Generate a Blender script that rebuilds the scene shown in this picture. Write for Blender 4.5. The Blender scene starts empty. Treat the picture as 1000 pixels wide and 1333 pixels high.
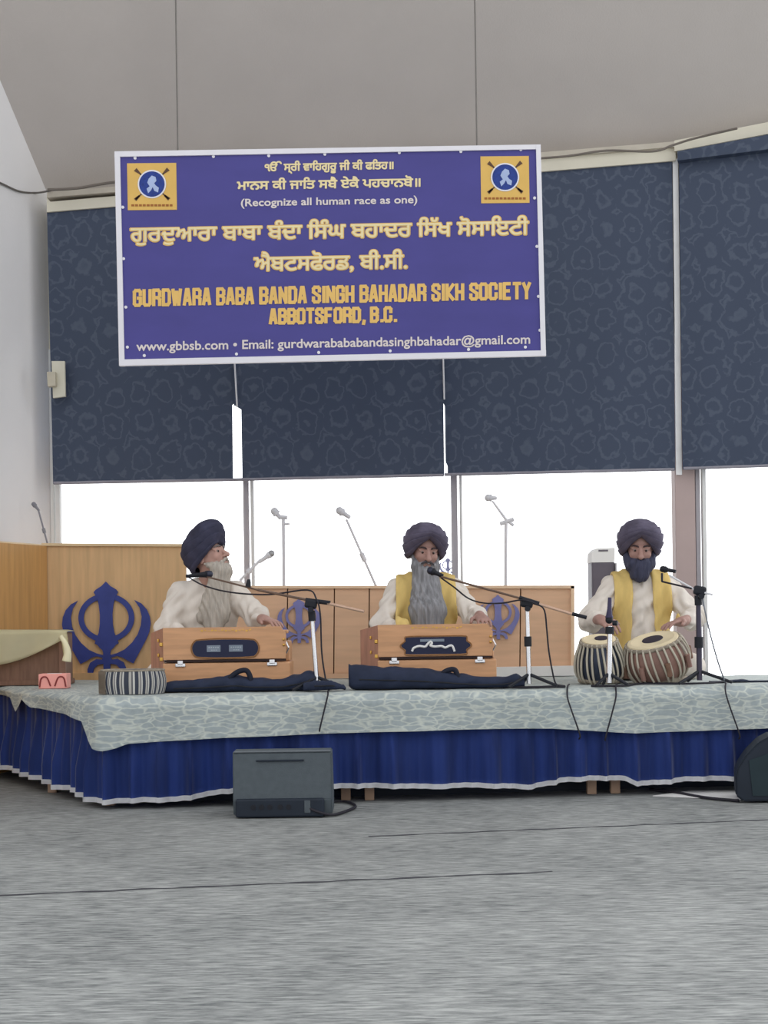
import bpy, bmesh, math, random, mathutils
import numpy as np
from mathutils import Vector, Matrix, Euler
random.seed(7)
S = bpy.context.scene
# ---------------------------------------------------------------- camera
F, CX, CY, ROLL, EYE = 2000.0, 500.0, 800.0, math.radians(0.8), 0.97
cr, sr = math.cos(ROLL), math.sin(ROLL)
cam = bpy.data.cameras.new('camera'); camo = bpy.data.objects.new('camera', cam)
S.collection.objects.link(camo); S.camera = camo
cam.sensor_fit = 'VERTICAL'; cam.sensor_height = 24; cam.lens = 24*F/1333
cam.shift_y = (CY-666.5)/1333; cam.clip_end = 200
camo.matrix_world = Matrix(((cr, sr, 0, 0), (0, 0, -1, 0), (-sr, cr, 0, EYE), (0, 0, 0, 1)))
# ---------------------------------------------------------------- sky and exposure
S.view_settings.view_transform = 'Standard'; S.view_settings.look = 'None'
S.view_settings.gamma = 1; S.view_settings.use_curve_mapping = False
S.view_settings.exposure = 0.0
S.cycles.use_denoising = True
SKY_FRONT, SKY_BACK = 2.8, 1.2
W = bpy.data.worlds.new('overcast sky'); S.world = W; W.use_nodes = True
nt = W.node_tree; bg = nt.nodes['Background']
tc = nt.nodes.new('ShaderNodeTexCoord'); sx = nt.nodes.new('ShaderNodeSeparateXYZ')
mr = nt.nodes.new('ShaderNodeMapRange')
nt.links.new(tc.outputs['Generated'], sx.inputs[0]); nt.links.new(sx.outputs['Y'], mr.inputs[0])
mr.inputs[1].default_value = -0.2; mr.inputs[2].default_value = 0.6
mr.inputs[3].default_value = SKY_BACK; mr.inputs[4].default_value = SKY_FRONT
nt.links.new(mr.outputs[0], bg.inputs['Strength']); bg.inputs['Color'].default_value = (0.96, 0.98, 1.0, 1)


def at(px, py, Y):
    u = (px-CX)*Y/F; v = (CY-py)*Y/F
    return Vector((u*cr+v*sr, Y, EYE-u*sr+v*cr))

# ---------------------------------------------------------------- materials
def lin(c):
    return tuple(((x/255)/12.92 if x/255 <= .04045 else ((x/255+.055)/1.055)**2.4) for x in c)

MATS = {}
def mat(name, rgb, rough=.6, metal=0, var=.08, scale=8, bump=0, bscale=60, stretch=(1, 1, 1), spec=.3, trans=0):
    if name in MATS: return MATS[name]
    m = bpy.data.materials.new(name); m.use_nodes = True; n = m.node_tree; P = n.nodes['Principled BSDF']
    c = lin(rgb)
    tx = n.nodes.new('ShaderNodeTexCoord'); mp = n.nodes.new('ShaderNodeMapping'); mp.inputs['Scale'].default_value = stretch
    n.links.new(tx.outputs['Object'], mp.inputs[0])
    nz = n.nodes.new('ShaderNodeTexNoise'); nz.inputs['Scale'].default_value = scale; nz.inputs['Detail'].default_value = 4
    n.links.new(mp.outputs[0], nz.inputs['Vector'])
    rp = n.nodes.new('ShaderNodeValToRGB'); rp.color_ramp.elements[0].position = .3; rp.color_ramp.elements[1].position = .7
    rp.color_ramp.elements[0].color = (*[x*(1-var) for x in c], 1); rp.color_ramp.elements[1].color = (*[min(1, x*(1+var)) for x in c], 1)
    n.links.new(nz.outputs['Fac'], rp.inputs[0]); n.links.new(rp.outputs[0], P.inputs['Base Color'])
    P.inputs['Roughness'].default_value = rough; P.inputs['Metallic'].default_value = metal
    P.inputs['Specular IOR Level'].default_value = spec
    if bump:
        bz = n.nodes.new('ShaderNodeTexNoise'); bz.inputs['Scale'].default_value = bscale; bz.inputs['Detail'].default_value = 3
        n.links.new(mp.outputs[0], bz.inputs['Vector'])
        b = n.nodes.new('ShaderNodeBump'); b.inputs['Strength'].default_value = bump; b.inputs['Distance'].default_value = .01
        n.links.new(bz.outputs['Fac'], b.inputs['Height']); n.links.new(b.outputs[0], P.inputs['Normal'])
    if trans:
        t = n.nodes.new('ShaderNodeBsdfTranslucent'); n.links.new(rp.outputs[0], t.inputs[0])
        mx = n.nodes.new('ShaderNodeMixShader'); mx.inputs[0].default_value = trans
        n.links.new(P.outputs[0], mx.inputs[1]); n.links.new(t.outputs[0], mx.inputs[2])
        n.links.new(mx.outputs[0], n.nodes['Material Output'].inputs[0])
    MATS[name] = m
    return m

def nodes(m): return m.node_tree, m.node_tree.nodes['Principled BSDF']

# glass
def glass():
    m = bpy.data.materials.new('window glass'); m.use_nodes = True; n = m.node_tree
    n.nodes.remove(n.nodes['Principled BSDF'])
    t = n.nodes.new('ShaderNodeBsdfTransparent'); g = n.nodes.new('ShaderNodeBsdfGlossy'); g.inputs['Roughness'].default_value = .03
    f = n.nodes.new('ShaderNodeFresnel'); f.inputs[0].default_value = 1.4
    x = n.nodes.new('ShaderNodeMixShader'); n.links.new(f.outputs[0], x.inputs[0])
    n.links.new(t.outputs[0], x.inputs[1]); n.links.new(g.outputs[0], x.inputs[2])
    n.links.new(x.outputs[0], n.nodes['Material Output'].inputs[0])
    return m
M_glass = glass()

M_ceil = mat('ceiling paint', (196, 189, 184), .9, var=.03, scale=2, bump=.15, bscale=90)
M_lwall = mat('painted wall', (242, 240, 240), .85, var=.02, scale=2, bump=.1, bscale=60)
M_trimw = mat('white metal trim', (232, 232, 230), .5, var=.02)
M_cream = mat('cream valance', (222, 216, 198), .6, var=.03)
M_post = mat('taupe window post', (188, 168, 164), .6, var=.03)
M_mull = mat('grey mullion', (190, 186, 192), .5, var=.02)
M_wood = mat('oak veneer', (214, 176, 130), .5, var=.12, scale=3, stretch=(9, 9, .7))
M_wood2 = mat('pale maple veneer', (218, 178, 146), .5, var=.08, scale=3, stretch=(1, 1, 7))
M_woodgap = mat('panel joint', (150, 112, 86), .8)
M_harm = mat('harmonium wood', (208, 158, 118), .4, var=.14, scale=4, stretch=(1, 4, 9))
M_harm2 = mat('harmonium end wood', (186, 136, 116), .4, var=.2, scale=5, stretch=(3, 3, 1))
M_dark = mat('dark groove', (52, 36, 34), .7)
M_chrome = mat('chrome', (225, 225, 228), .25, 1, var=.03)
M_brass = mat('brass', (214, 170, 90), .35, 1, var=.1)
M_black = mat('black plastic', (30, 32, 40), .55, var=.1)
M_greymic = mat('haze lightened stand metal', (222, 222, 226), .5, .0, var=.05)  # base colour lightened to imitate window haze over the background mics
M_navybag = mat('dark navy nylon', (38, 46, 68), .75, var=.2, scale=10, bump=.4, bscale=20)
M_skirt = mat('royal blue cloth', (46, 70, 146), .6, var=.3, scale=3.5, stretch=(3, 3, .25))  # stretched colour streaks imitate light and shade on the pleats
_p = nodes(M_skirt)[1]; _p.inputs['Sheen Weight'].default_value = .6; _p.inputs['Sheen Roughness'].default_value = .4
M_white = mat('white hem tape', (252, 252, 254), .7, var=.02)
M_leg = mat('stage leg wood', (176, 146, 124), .8, var=.1)
M_under = mat('stage deck', (58, 56, 60), .9)
M_khanda = mat('blue painted metal', (56, 68, 140), .45, var=.12, scale=14)
M_khandal = mat('haze lightened blue emblem', (124, 124, 176), .5, var=.1, scale=14)  # blue lightened, window haze put into the emblem colour
M_bannerblue = mat('banner violet blue', (74, 70, 142), .42, var=.07, scale=2.5, bump=.25, bscale=3, stretch=(1, 1, 2.5))
M_bwhite = mat('banner white border', (232, 230, 236), .5, var=.02)
M_gold = mat('gold lettering', (232, 190, 110), .5, var=.06)
M_goldlite = mat('pale gold lettering', (240, 222, 172), .5, var=.04)
M_txtw = mat('white lettering', (226, 216, 214), .5, var=.03)
M_logo = mat('yellow emblem field', (226, 184, 100), .5, var=.04)
M_logob = mat('emblem blue', (38, 62, 140), .5, var=.2, scale=60)
M_skin = mat('brown skin', (168, 132, 122), .55, var=.08, scale=20)
M_skin2 = mat('light brown skin', (182, 144, 132), .55, var=.08, scale=20)
M_kurta = mat('white kurta cotton', (234, 225, 215), .85, var=.04, scale=10, bump=.5, bscale=14, stretch=(2, 2, .6), trans=.12)
M_stole = mat('yellow stole cloth', (232, 202, 128), .8, var=.1, scale=8, stretch=(3, 3, .8), trans=.15)
M_turb1 = mat('navy turban cloth', (60, 60, 80), .85, var=.25, scale=14, bump=.3, bscale=40)
M_turb2 = mat('charcoal turban cloth', (92, 86, 104), .85, var=.25, scale=14, bump=.3, bscale=40)
M_beardw = mat('white beard hair', (180, 172, 162), .8, var=.18, scale=12, stretch=(6, 6, .5), bump=.6, bscale=25)
M_beardg = mat('grey beard hair', (138, 138, 142), .8, var=.32, scale=10, stretch=(6, 6, .5), bump=.6, bscale=25)
M_beardd = mat('dark beard hair', (66, 68, 88), .8, var=.2, scale=12, stretch=(6, 6, .8), bump=.6, bscale=25)
M_eyew = mat('eye white', (140, 124, 118), .3, var=.02); M_iris = mat('dark iris', (40, 26, 22), .3)
M_brow = mat('dark eyebrow hair', (66, 54, 56), .8, var=.2, scale=60)
M_browg = mat('grey eyebrow hair', (120, 112, 110), .8, var=.2, scale=60)
M_cloth = mat('cream table cloth', (240, 233, 198), .8, var=.04, scale=5, bump=.2, bscale=8)
M_brown = mat('dark brown wood', (122, 92, 76), .6, var=.15, stretch=(8, 8, 1))
M_pink = mat('pink cardboard', (250, 172, 162), .6, var=.04)
M_red = mat('red brown print', (140, 60, 60), .6)
M_monitor = mat('grey speaker grille', (84, 92, 98), .7, var=.08, scale=30, bump=.2, bscale=200)
M_monitord = mat('black speaker cabinet', (34, 42, 54), .6, var=.15)
M_cable = mat('black cable rubber', (44, 42, 50), .6)
M_cableg = mat('grey cable rubber', (120, 124, 132), .6)
M_wire = mat('thin steel wire', (120, 116, 112), .5, .3)
M_tskin = mat('drum skin', (226, 210, 176), .6, var=.06, scale=14)
M_syahi = mat('black drum paste', (52, 46, 58), .6)
M_strap = mat('leather drum strap', (190, 182, 166), .7, var=.12)
M_barrel = mat('rosewood barrel', (140, 108, 98), .45, var=.25, scale=8)
M_steel = mat('dark drum shell', (62, 68, 84), .35, .5, var=.2)
M_ring = mat('braided ring cloth', (150, 140, 126), .9, var=.3, scale=40)
M_offw = mat('off white plastic', (222, 218, 200), .5, var=.03)
M_applg = mat('grey plastic casing', (104, 98, 108), .5, var=.06)
M_paper = mat('white card', (236, 234, 232), .7, var=.02)

def carpet():
    m = mat('carpet', (150, 156, 160), .95, var=0.0)
    n, P = nodes(m)
    tx = n.nodes.new('ShaderNodeTexCoord'); mp = n.nodes.new('ShaderNodeMapping'); mp.inputs['Scale'].default_value = (1.0, 5.5, 1)
    mp.inputs['Rotation'].default_value = (0, 0, .05)
    n.links.new(tx.outputs['Object'], mp.inputs[0])
    a = n.nodes.new('ShaderNodeTexNoise'); a.inputs['Scale'].default_value = 12; a.inputs['Detail'].default_value = 6; a.inputs['Roughness'].default_value = .65
    n.links.new(mp.outputs[0], a.inputs['Vector'])
    b = n.nodes.new('ShaderNodeTexNoise'); b.inputs['Scale'].default_value = 1.6; b.inputs['Detail'].default_value = 2
    n.links.new(tx.outputs['Object'], b.inputs['Vector'])
    w = n.nodes.new('ShaderNodeMath'); w.operation = 'MULTIPLY_ADD'; n.links.new(b.outputs['Fac'], w.inputs[0]); w.inputs[1].default_value = .25; n.links.new(a.outputs['Fac'], w.inputs[2])
    r = n.nodes.new('ShaderNodeValToRGB'); r.color_ramp.elements[0].position = .42; r.color_ramp.elements[1].position = .84
    r.color_ramp.elements[0].color = (*lin((96, 99, 100)), 1); r.color_ramp.elements[1].color = (*lin((176, 178, 176)), 1)
    n.links.new(w.outputs[0], r.inputs[0]); n.links.new(r.outputs[0], P.inputs['Base Color'])
    bp = n.nodes.new('ShaderNodeBump'); bp.inputs['Strength'].default_value = .5; bp.inputs['Distance'].default_value = .01
    n.links.new(a.outputs['Fac'], bp.inputs['Height']); n.links.new(bp.outputs[0], P.inputs['Normal'])
    P.inputs['Specular IOR Level'].default_value = .1
    return m
M_carpet = carpet()

def sheetmat():
    m = mat('crackle print sheet', (190, 198, 196), .85, var=0)
    n, P = nodes(m)
    uv = n.nodes.new('ShaderNodeUVMap'); mp = n.nodes.new('ShaderNodeMapping'); mp.inputs['Scale'].default_value = (11, 40, 1)
    nz = n.nodes.new('ShaderNodeTexNoise'); nz.inputs['Scale'].default_value = 9
    ad = n.nodes.new('ShaderNodeVectorMath'); ad.operation = 'MULTIPLY_ADD'; ad.inputs[1].default_value = (.2, .05, 0)
    n.links.new(uv.outputs[0], nz.inputs['Vector']); n.links.new(nz.outputs['Color'], ad.inputs[0]); n.links.new(uv.outputs[0], ad.inputs[2])
    n.links.new(ad.outputs[0], mp.inputs[0])
    v = n.nodes.new('ShaderNodeTexVoronoi'); v.feature = 'DISTANCE_TO_EDGE'; v.inputs['Scale'].default_value = 1
    n.links.new(mp.outputs[0], v.inputs['Vector'])
    r = n.nodes.new('ShaderNodeValToRGB'); e = r.color_ramp.elements
    e[0].position = .02; e[0].color = (*lin((212, 218, 210)), 1); e[1].position = .14; e[1].color = (*lin((176, 186, 188)), 1)
    n.links.new(v.outputs['Distance'], r.inputs[0])
    n2 = n.nodes.new('ShaderNodeTexNoise'); n2.inputs['Scale'].default_value = 30; n.links.new(uv.outputs[0], n2.inputs['Vector'])
    mx = n.nodes.new('ShaderNodeMixRGB'); mx.blend_type = 'MULTIPLY'; mx.inputs[0].default_value = .35
    n.links.new(r.outputs[0], mx.inputs[1]); n.links.new(n2.outputs['Fac'], mx.inputs[2])
    n.links.new(mx.outputs[0], P.inputs['Base Color'])
    return m
M_sheet = sheetmat()

def blindmat():
    m = mat('damask blind fabric', (62, 74, 98), .75, var=0)
    n, P = nodes(m)
    tx = n.nodes.new('ShaderNodeTexCoord'); mp = n.nodes.new('ShaderNodeMapping')
    mp.inputs['Scale'].default_value = (5.2, 0, 4.6)
    nz = n.nodes.new('ShaderNodeTexNoise'); nz.inputs['Scale'].default_value = 13; nz.inputs['Detail'].default_value = 3
    n.links.new(tx.outputs['Object'], nz.inputs['Vector'])
    ad = n.nodes.new('ShaderNodeVectorMath'); ad.operation = 'MULTIPLY_ADD'; ad.inputs[1].default_value = (.13, 0, .13)
    n.links.new(nz.outputs['Color'], ad.inputs[0]); n.links.new(tx.outputs['Object'], ad.inputs[2]); n.links.new(ad.outputs[0], mp.inputs[0])
    v = n.nodes.new('ShaderNodeTexVoronoi'); v.inputs['Randomness'].default_value = .35; v.inputs['Scale'].default_value = 1
    n.links.new(mp.outputs[0], v.inputs['Vector'])
    s = n.nodes.new('ShaderNodeMath'); s.operation = 'MULTIPLY'; s.inputs[1].default_value = 21; n.links.new(v.outputs['Distance'], s.inputs[0])
    c = n.nodes.new('ShaderNodeMath'); c.operation = 'SINE'; n.links.new(s.outputs[0], c.inputs[0])
    r = n.nodes.new('ShaderNodeValToRGB'); e = r.color_ramp.elements
    e[0].position = .45; e[0].color = (*lin((60, 72, 95)), 1); e[1].position = 1; e[1].color = (*lin((79, 90, 110)), 1)
    n.links.new(c.outputs[0], r.inputs[0]); n.links.new(r.outputs[0], P.inputs['Base Color'])
    P.inputs['Specular IOR Level'].default_value = .5; P.inputs['Roughness'].default_value = .6
    t = n.nodes.new('ShaderNodeBsdfTranslucent'); t.inputs[0].default_value = (*lin((50, 60, 90)), 1)
    mx = n.nodes.new('ShaderNodeMixShader'); mx.inputs[0].default_value = .1
    n.links.new(P.outputs[0], mx.inputs[1]); n.links.new(t.outputs[0], mx.inputs[2]); n.links.new(mx.outputs[0], n.nodes['Material Output'].inputs[0])
    return m
M_blind = blindmat()

def stripemat():
    m = mat('striped basket fabric', (120, 120, 120), .85, var=0)
    n, P = nodes(m)
    uv = n.nodes.new('ShaderNodeUVMap'); sp = n.nodes.new('ShaderNodeSeparateXYZ'); n.links.new(uv.outputs[0], sp.inputs[0])
    a = n.nodes.new('ShaderNodeMath'); a.operation = 'MULTIPLY'; a.inputs[1].default_value = 30; n.links.new(sp.outputs[0], a.inputs[0])
    f = n.nodes.new('ShaderNodeMath'); f.operation = 'FRACT'; n.links.new(a.outputs[0], f.inputs[0])
    r = n.nodes.new('ShaderNodeValToRGB'); r.color_ramp.interpolation = 'CONSTANT'; e = r.color_ramp.elements
    e[0].position = 0; e[0].color = (*lin((62, 66, 78)), 1); e[1].position = .45; e[1].color = (*lin((176, 172, 166)), 1)
    k = e.new(.68); k.color = (*lin((96, 96, 100)), 1); k = e.new(.82); k.color = (*lin((200, 198, 192)), 1)
    n.links.new(f.outputs[0], r.inputs[0]); n.links.new(r.outputs[0], P.inputs['Base Color'])
    return m
M_stripe = stripemat()

# ---------------------------------------------------------------- object helpers
def wmat(o):
    m = o.matrix_basis.copy()
    while o.parent:
        o = o.parent; m = o.matrix_basis @ m
    return m

def tag(o, label=None, cat=None, group=None, kind=None):
    if label: o['label'] = label
    if cat: o['category'] = cat
    if group: o['group'] = group
    if kind: o['kind'] = kind
    return o

def empty(name, loc, label, cat, group=None, rz=0):
    o = bpy.data.objects.new(name, None); S.collection.objects.link(o)
    o.location = loc; o.rotation_euler = (0, 0, rz); o.empty_display_size = .1
    o.matrix_basis = Matrix.Translation(Vector(loc)) @ Matrix.Rotation(rz, 4, 'Z')
    return tag(o, label, cat, group)

def link(name, me, m, parent=None, world=True, smooth=None):
    o = bpy.data.objects.new(name, me); S.collection.objects.link(o)
    if m is not None: me.materials.append(m)
    if parent is not None:
        if world: me.transform(wmat(parent).inverted())
        o.parent = parent
    elif world:
        co = np.zeros(len(me.vertices)*3); me.vertices.foreach_get('co', co); co = co.reshape(-1, 3)
        c = Vector(((co[:, 0].min()+co[:, 0].max())/2, (co[:, 1].min()+co[:, 1].max())/2, co[:, 2].min()))
        me.transform(Matrix.Translation(-c)); o.location = c; o.matrix_basis = Matrix.Translation(c)
    if smooth is not None:
        me.polygons.foreach_set('use_smooth', [smooth]*len(me.polygons)); me.update()
    return o

def B(name, bm, m, parent=None, world=True, smooth=False, rec=True):
    if rec: bmesh.ops.recalc_face_normals(bm, faces=bm.faces)
    me = bpy.data.meshes.new(name); bm.to_mesh(me); bm.free()
    o = link(name, me, m, parent, world, None)
    if smooth == 'auto':
        me.polygons.foreach_set('use_smooth', [True]*len(me.polygons))
        me.set_sharp_from_angle(angle=math.radians(38))
    elif smooth: me.polygons.foreach_set('use_smooth', [True]*len(me.polygons))
    return o

def struct(name, bm, m, **k): return tag(B(name, bm, m, **k), kind='structure')

def box(bm, c, s, bev=0, rot=None, seg=2):
    r = bmesh.ops.create_cube(bm, size=1); vs = r['verts']
    T = Matrix.Translation(Vector(c)) @ (rot.to_4x4() if rot else Matrix.Identity(4)) @ Matrix.Diagonal((*s, 1))
    bmesh.ops.transform(bm, matrix=T, verts=vs)
    if bev:
        es = list({e for v in vs for e in v.link_edges})
        bmesh.ops.bevel(bm, geom=es, offset=bev, segments=seg, affect='EDGES', profile=.5)

def BX(c, s, bev=0, rot=None, seg=2):
    bm = bmesh.new(); box(bm, c, s, bev, rot, seg); return bm

def tube(bm, pts, r, seg=8, cap=True):
    pts = [Vector(p) for p in pts]; n = len(pts); rs = r if hasattr(r, '__len__') else [r]*n
    rings = []; up = None
    for i, p in enumerate(pts):
        d = (pts[min(i+1, n-1)]-pts[max(i-1, 0)])
        d = d.normalized() if d.length > 1e-9 else Vector((0, 0, 1))
        if up is None: up = d.orthogonal().normalized()
        up = (up-d*up.dot(d)); up = up.normalized() if up.length > 1e-6 else d.orthogonal().normalized()
        q = d.cross(up)
        rings.append([bm.verts.new(p+(up*math.cos(2*math.pi*k/seg)+q*math.sin(2*math.pi*k/seg))*rs[i]) for k in range(seg)])
    for a, b in zip(rings, rings[1:]):
        for k in range(seg): bm.faces.new((a[k], a[(k+1) % seg], b[(k+1) % seg], b[k]))
    if cap:
        bm.faces.new(rings[0][::-1]); bm.faces.new(rings[-1])

def TB(pts, r, seg=8):
    bm = bmesh.new(); tube(bm, pts, r, seg); return bm

def spline(pts, n=24):
    P = [Vector(p) for p in pts]; P = [P[0]*2-P[1]]+P+[P[-1]*2-P[-2]]; out = []
    m = len(P)-3
    for s in range(m):
        a, b, c, d = P[s:s+4]
        for i in range(n//m+1):
            t = i/(n//m+1)
            out.append(.5*((2*b)+(c-a)*t+(2*a-5*b+4*c-d)*t*t+(3*b-a-3*c+d)*t**3))
    out.append(P[-2]); return out

def lathe(bm, prof, M=None, seg=32):
    M = M or Matrix.Identity(4); rings = []
    for r, z in prof:
        rings.append([bm.verts.new(M @ Vector((r*math.cos(2*math.pi*k/seg), r*math.sin(2*math.pi*k/seg), z))) for k in range(seg)])
    for a, b in zip(rings, rings[1:]):
        for k in range(seg): bm.faces.new((a[k], a[(k+1) % seg], b[(k+1) % seg], b[k]))
    bm.faces.new(rings[0][::-1]); bm.faces.new(rings[-1])

def LT(prof, M=None, seg=32):
    bm = bmesh.new(); lathe(bm, prof, M, seg); return bm

def prism(bm, pts, O, U, V, N):
    """polygon pts (u,v) in frame O,U,V extruded along N"""
    a = [bm.verts.new(O+U*p[0]+V*p[1]) for p in pts]; b = [bm.verts.new(O+U*p[0]+V*p[1]+N) for p in pts]
    bm.faces.new(a); bm.faces.new(b[::-1]); n = len(pts)
    for i in range(n): bm.faces.new((a[i], b[i], b[(i+1) % n], a[(i+1) % n]))

def quadslab(bm, ps, N):
    O = Vector((0, 0, 0)); a = [bm.verts.new(p) for p in ps]; b = [bm.verts.new(p+N) for p in ps]
    bm.faces.new(a); bm.faces.new(b[::-1]); n = len(ps)
    for i in range(n): bm.faces.new((a[i], b[i], b[(i+1) % n], a[(i+1) % n]))

def QS(ps, N):
    bm = bmesh.new(); quadslab(bm, ps, N); return bm

# ---------------------------------------------------------------- the room
bm = bmesh.new(); box(bm, (0, 5, -.05), (14, 14, .1)); floor = struct('floor', bm, M_carpet)
for (a, b, c, d) in ((-30, 1167, 720, 1135), (480, 1089, 1030, 1066)):
    pa = (a, b); pb = (c, d)
    def fl(px, py):
        q = at(px, py, 1); k = EYE/(EYE-q.z); return Vector((q.x*k, k, .001))
    A, C_ = fl(*pa), fl(*pb); dv = (C_-A).normalized(); nv = Vector((-dv.y, dv.x, 0))*.022
    bm = bmesh.new(); pts = [A.lerp(C_, i/40)+nv*.5*math.sin(i*1.3)*.4 for i in range(41)]
    lo = [bm.verts.new(p-nv*(.5+.3*math.sin(i*.9))) for i, p in enumerate(pts)]; hi = [bm.verts.new(p+nv*(.5+.3*math.cos(i*1.7))) for i, p in enumerate(pts)]
    for i in range(40): bm.faces.new((lo[i], lo[i+1], hi[i+1], hi[i]))
    B('carpet_seam', bm, mat('dark carpet seam', (66, 66, 72), .95), floor)

YW = 11.0
Bc0 = at(61, 250, YW); Bc1 = at(880, 186, YW-.15); L0 = at(0, 104, 10.45); dL = (L0-Bc0)
FRd = Vector((0, -5.0, 5.4))
_n = (Bc1-Bc0).cross(FRd); _c = Vector((0, 0, EYE)); _r = at(1130, 137, 1)-_c
Bc2 = _c+_r*((Bc0-_c).dot(_n)/_r.dot(_n))
Lf = Bc0+dL*(5.0/.55)
# ceiling
cb = bmesh.new()
def grid(bm, a, b, c, d, n=1):
    v = [bm.verts.new(p) for p in (a, b, c, d)]; bm.faces.new(v)
grid(cb, Bc0, Bc1, Bc1+FRd, Lf)
grid(cb, Bc1, Bc2, Bc2+FRd, Bc1+FRd)
struct('ceiling', cb, M_ceil, rec=False)
# left wall with its slanted top
xl = Lf.x
wl = QS([Vector((Bc0.x, Bc0.y, 0)), Bc0, Lf, Vector((Lf.x, Lf.y, 0))], Vector((-.08, .03, 0)))
struct('wall_left', wl, M_lwall)
# back wall : header, sill, posts (local x along wall)
A0 = Vector((Bc0.x, YW, 0)); P1 = at(880, 400, YW-.15); P1.z = 0
P2 = Vector((Bc2.x, Bc2.y, 0))
def along(A, Bp, t): return A+(Bp-A)*t
def wallpiece(A, Bp, z0, z1, thick=.12, z0b=None, z1b=None):
    nrm = Vector((-(Bp-A).y, (Bp-A).x, 0)).normalized()*thick
    return QS([A+Vector((0, 0, z0)), Bp+Vector((0, 0, z0 if z0b is None else z0b)), Bp+Vector((0, 0, z1 if z1b is None else z1b)), A+Vector((0, 0, z1))], nrm)
HZ = 2.9; SZ = .34
struct('wall_back', wallpiece(A0, P1, HZ, Bc0.z, z1b=Bc1.z), M_cream)
struct('wall_back', wallpiece(A0, P1, 0, SZ), M_lwall)
struct('wall_right', wallpiece(P1, P2, HZ, Bc1.z, z1b=Bc2.z), M_cream)
struct('wall_right', wallpiece(P1, P2, 0, SZ-.12), M_lwall)
# mullions / posts (px ranges at window height y~690)
def post(px0, px1, Y, name, m, z0, z1, dy=.1, proud=0.0):
    a = at(px0, 690, Y); b = at(px1, 690, Y)
    bm = BX(((a.x+b.x)/2, Y+dy/2-proud, (z0+z1)/2), (b.x-a.x, dy, z1-z0), .004)
    return struct(name, bm, m)
tn = 1
for (p0, p1, pr, m, nn) in ((66, 71, 0, M_trimw, 0), (73, 79, .02, M_trimw, 0), (317, 324, .0, M_mull, 0), (327, 331, .03, M_trimw, 0), (588, 596, 0, M_mull, 0), (599, 602, .03, M_trimw, 0)):
    post(p0, p1, YW-.02, 'trim_%d' % tn, m, SZ, HZ, .07, pr); tn += 1
post(879, 905, YW-.2, 'trim_%d' % tn, M_post, 0, HZ, .14, .02); tn += 1
post(906, 912, YW-.18, 'trim_%d' % tn, M_mull, 0, HZ, .1, .01); tn += 1
post(914, 919, YW-.2, 'trim_%d' % tn, M_trimw, 0, HZ, .06, .03); tn += 1
# sills and window panes
struct('trim_%d' % tn, BX(((A0.x+P1.x)/2, YW-.03, SZ), (P1.x-A0.x, .2, .04), .006), M_trimw); tn += 1
pes = [(70, 320), (322, 590), (592, 884)]
for i, (a, b) in enumerate(pes):
    pa = at(a, 690, YW+.04); pb = at(b, 690, YW+.04)
    struct('window_%d' % (i+1), BX(((pa.x+pb.x)/2, YW+.04, (SZ+HZ)/2), (pb.x-pa.x, .012, HZ-SZ)), M_glass)
dv = (P2-P1).normalized()
nrm = Vector((-dv.y, dv.x, 0))
bm = QS([P1+nrm*.05+dv*.1+Vector((0, 0, SZ-.12)), P2+nrm*.05+Vector((0, 0, SZ-.12)), P2+nrm*.05+Vector((0, 0, HZ)), P1+nrm*.05+dv*.1+Vector((0, 0, HZ))], nrm*.012)
struct('window_4', bm, M_glass)

# valances above the blinds
def pxslab(pts, Y, dep, bev=False):
    return QS([at(x, y, Y) for x, y in pts], Vector((0, dep, 0)))
struct('trim_%d' % tn, pxslab([(61, 263), (880, 190), (880, 209), (61, 276)], YW-.27, .16), M_cream); tn += 1
struct('trim_%d' % tn, pxslab([(61, 250), (880, 184), (880, 191), (61, 257)], YW-.3, .25), mat('warm ceiling edge', (196, 188, 174), .8)); tn += 1
struct('trim_%d' % tn, QS([at(878, 183, YW-.3), at(1130, 133, YW-.5), at(1130, 150, YW-.5), at(878, 197, YW-.3)], Vector((.03, .12, 0))), M_cream); tn += 1

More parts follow.
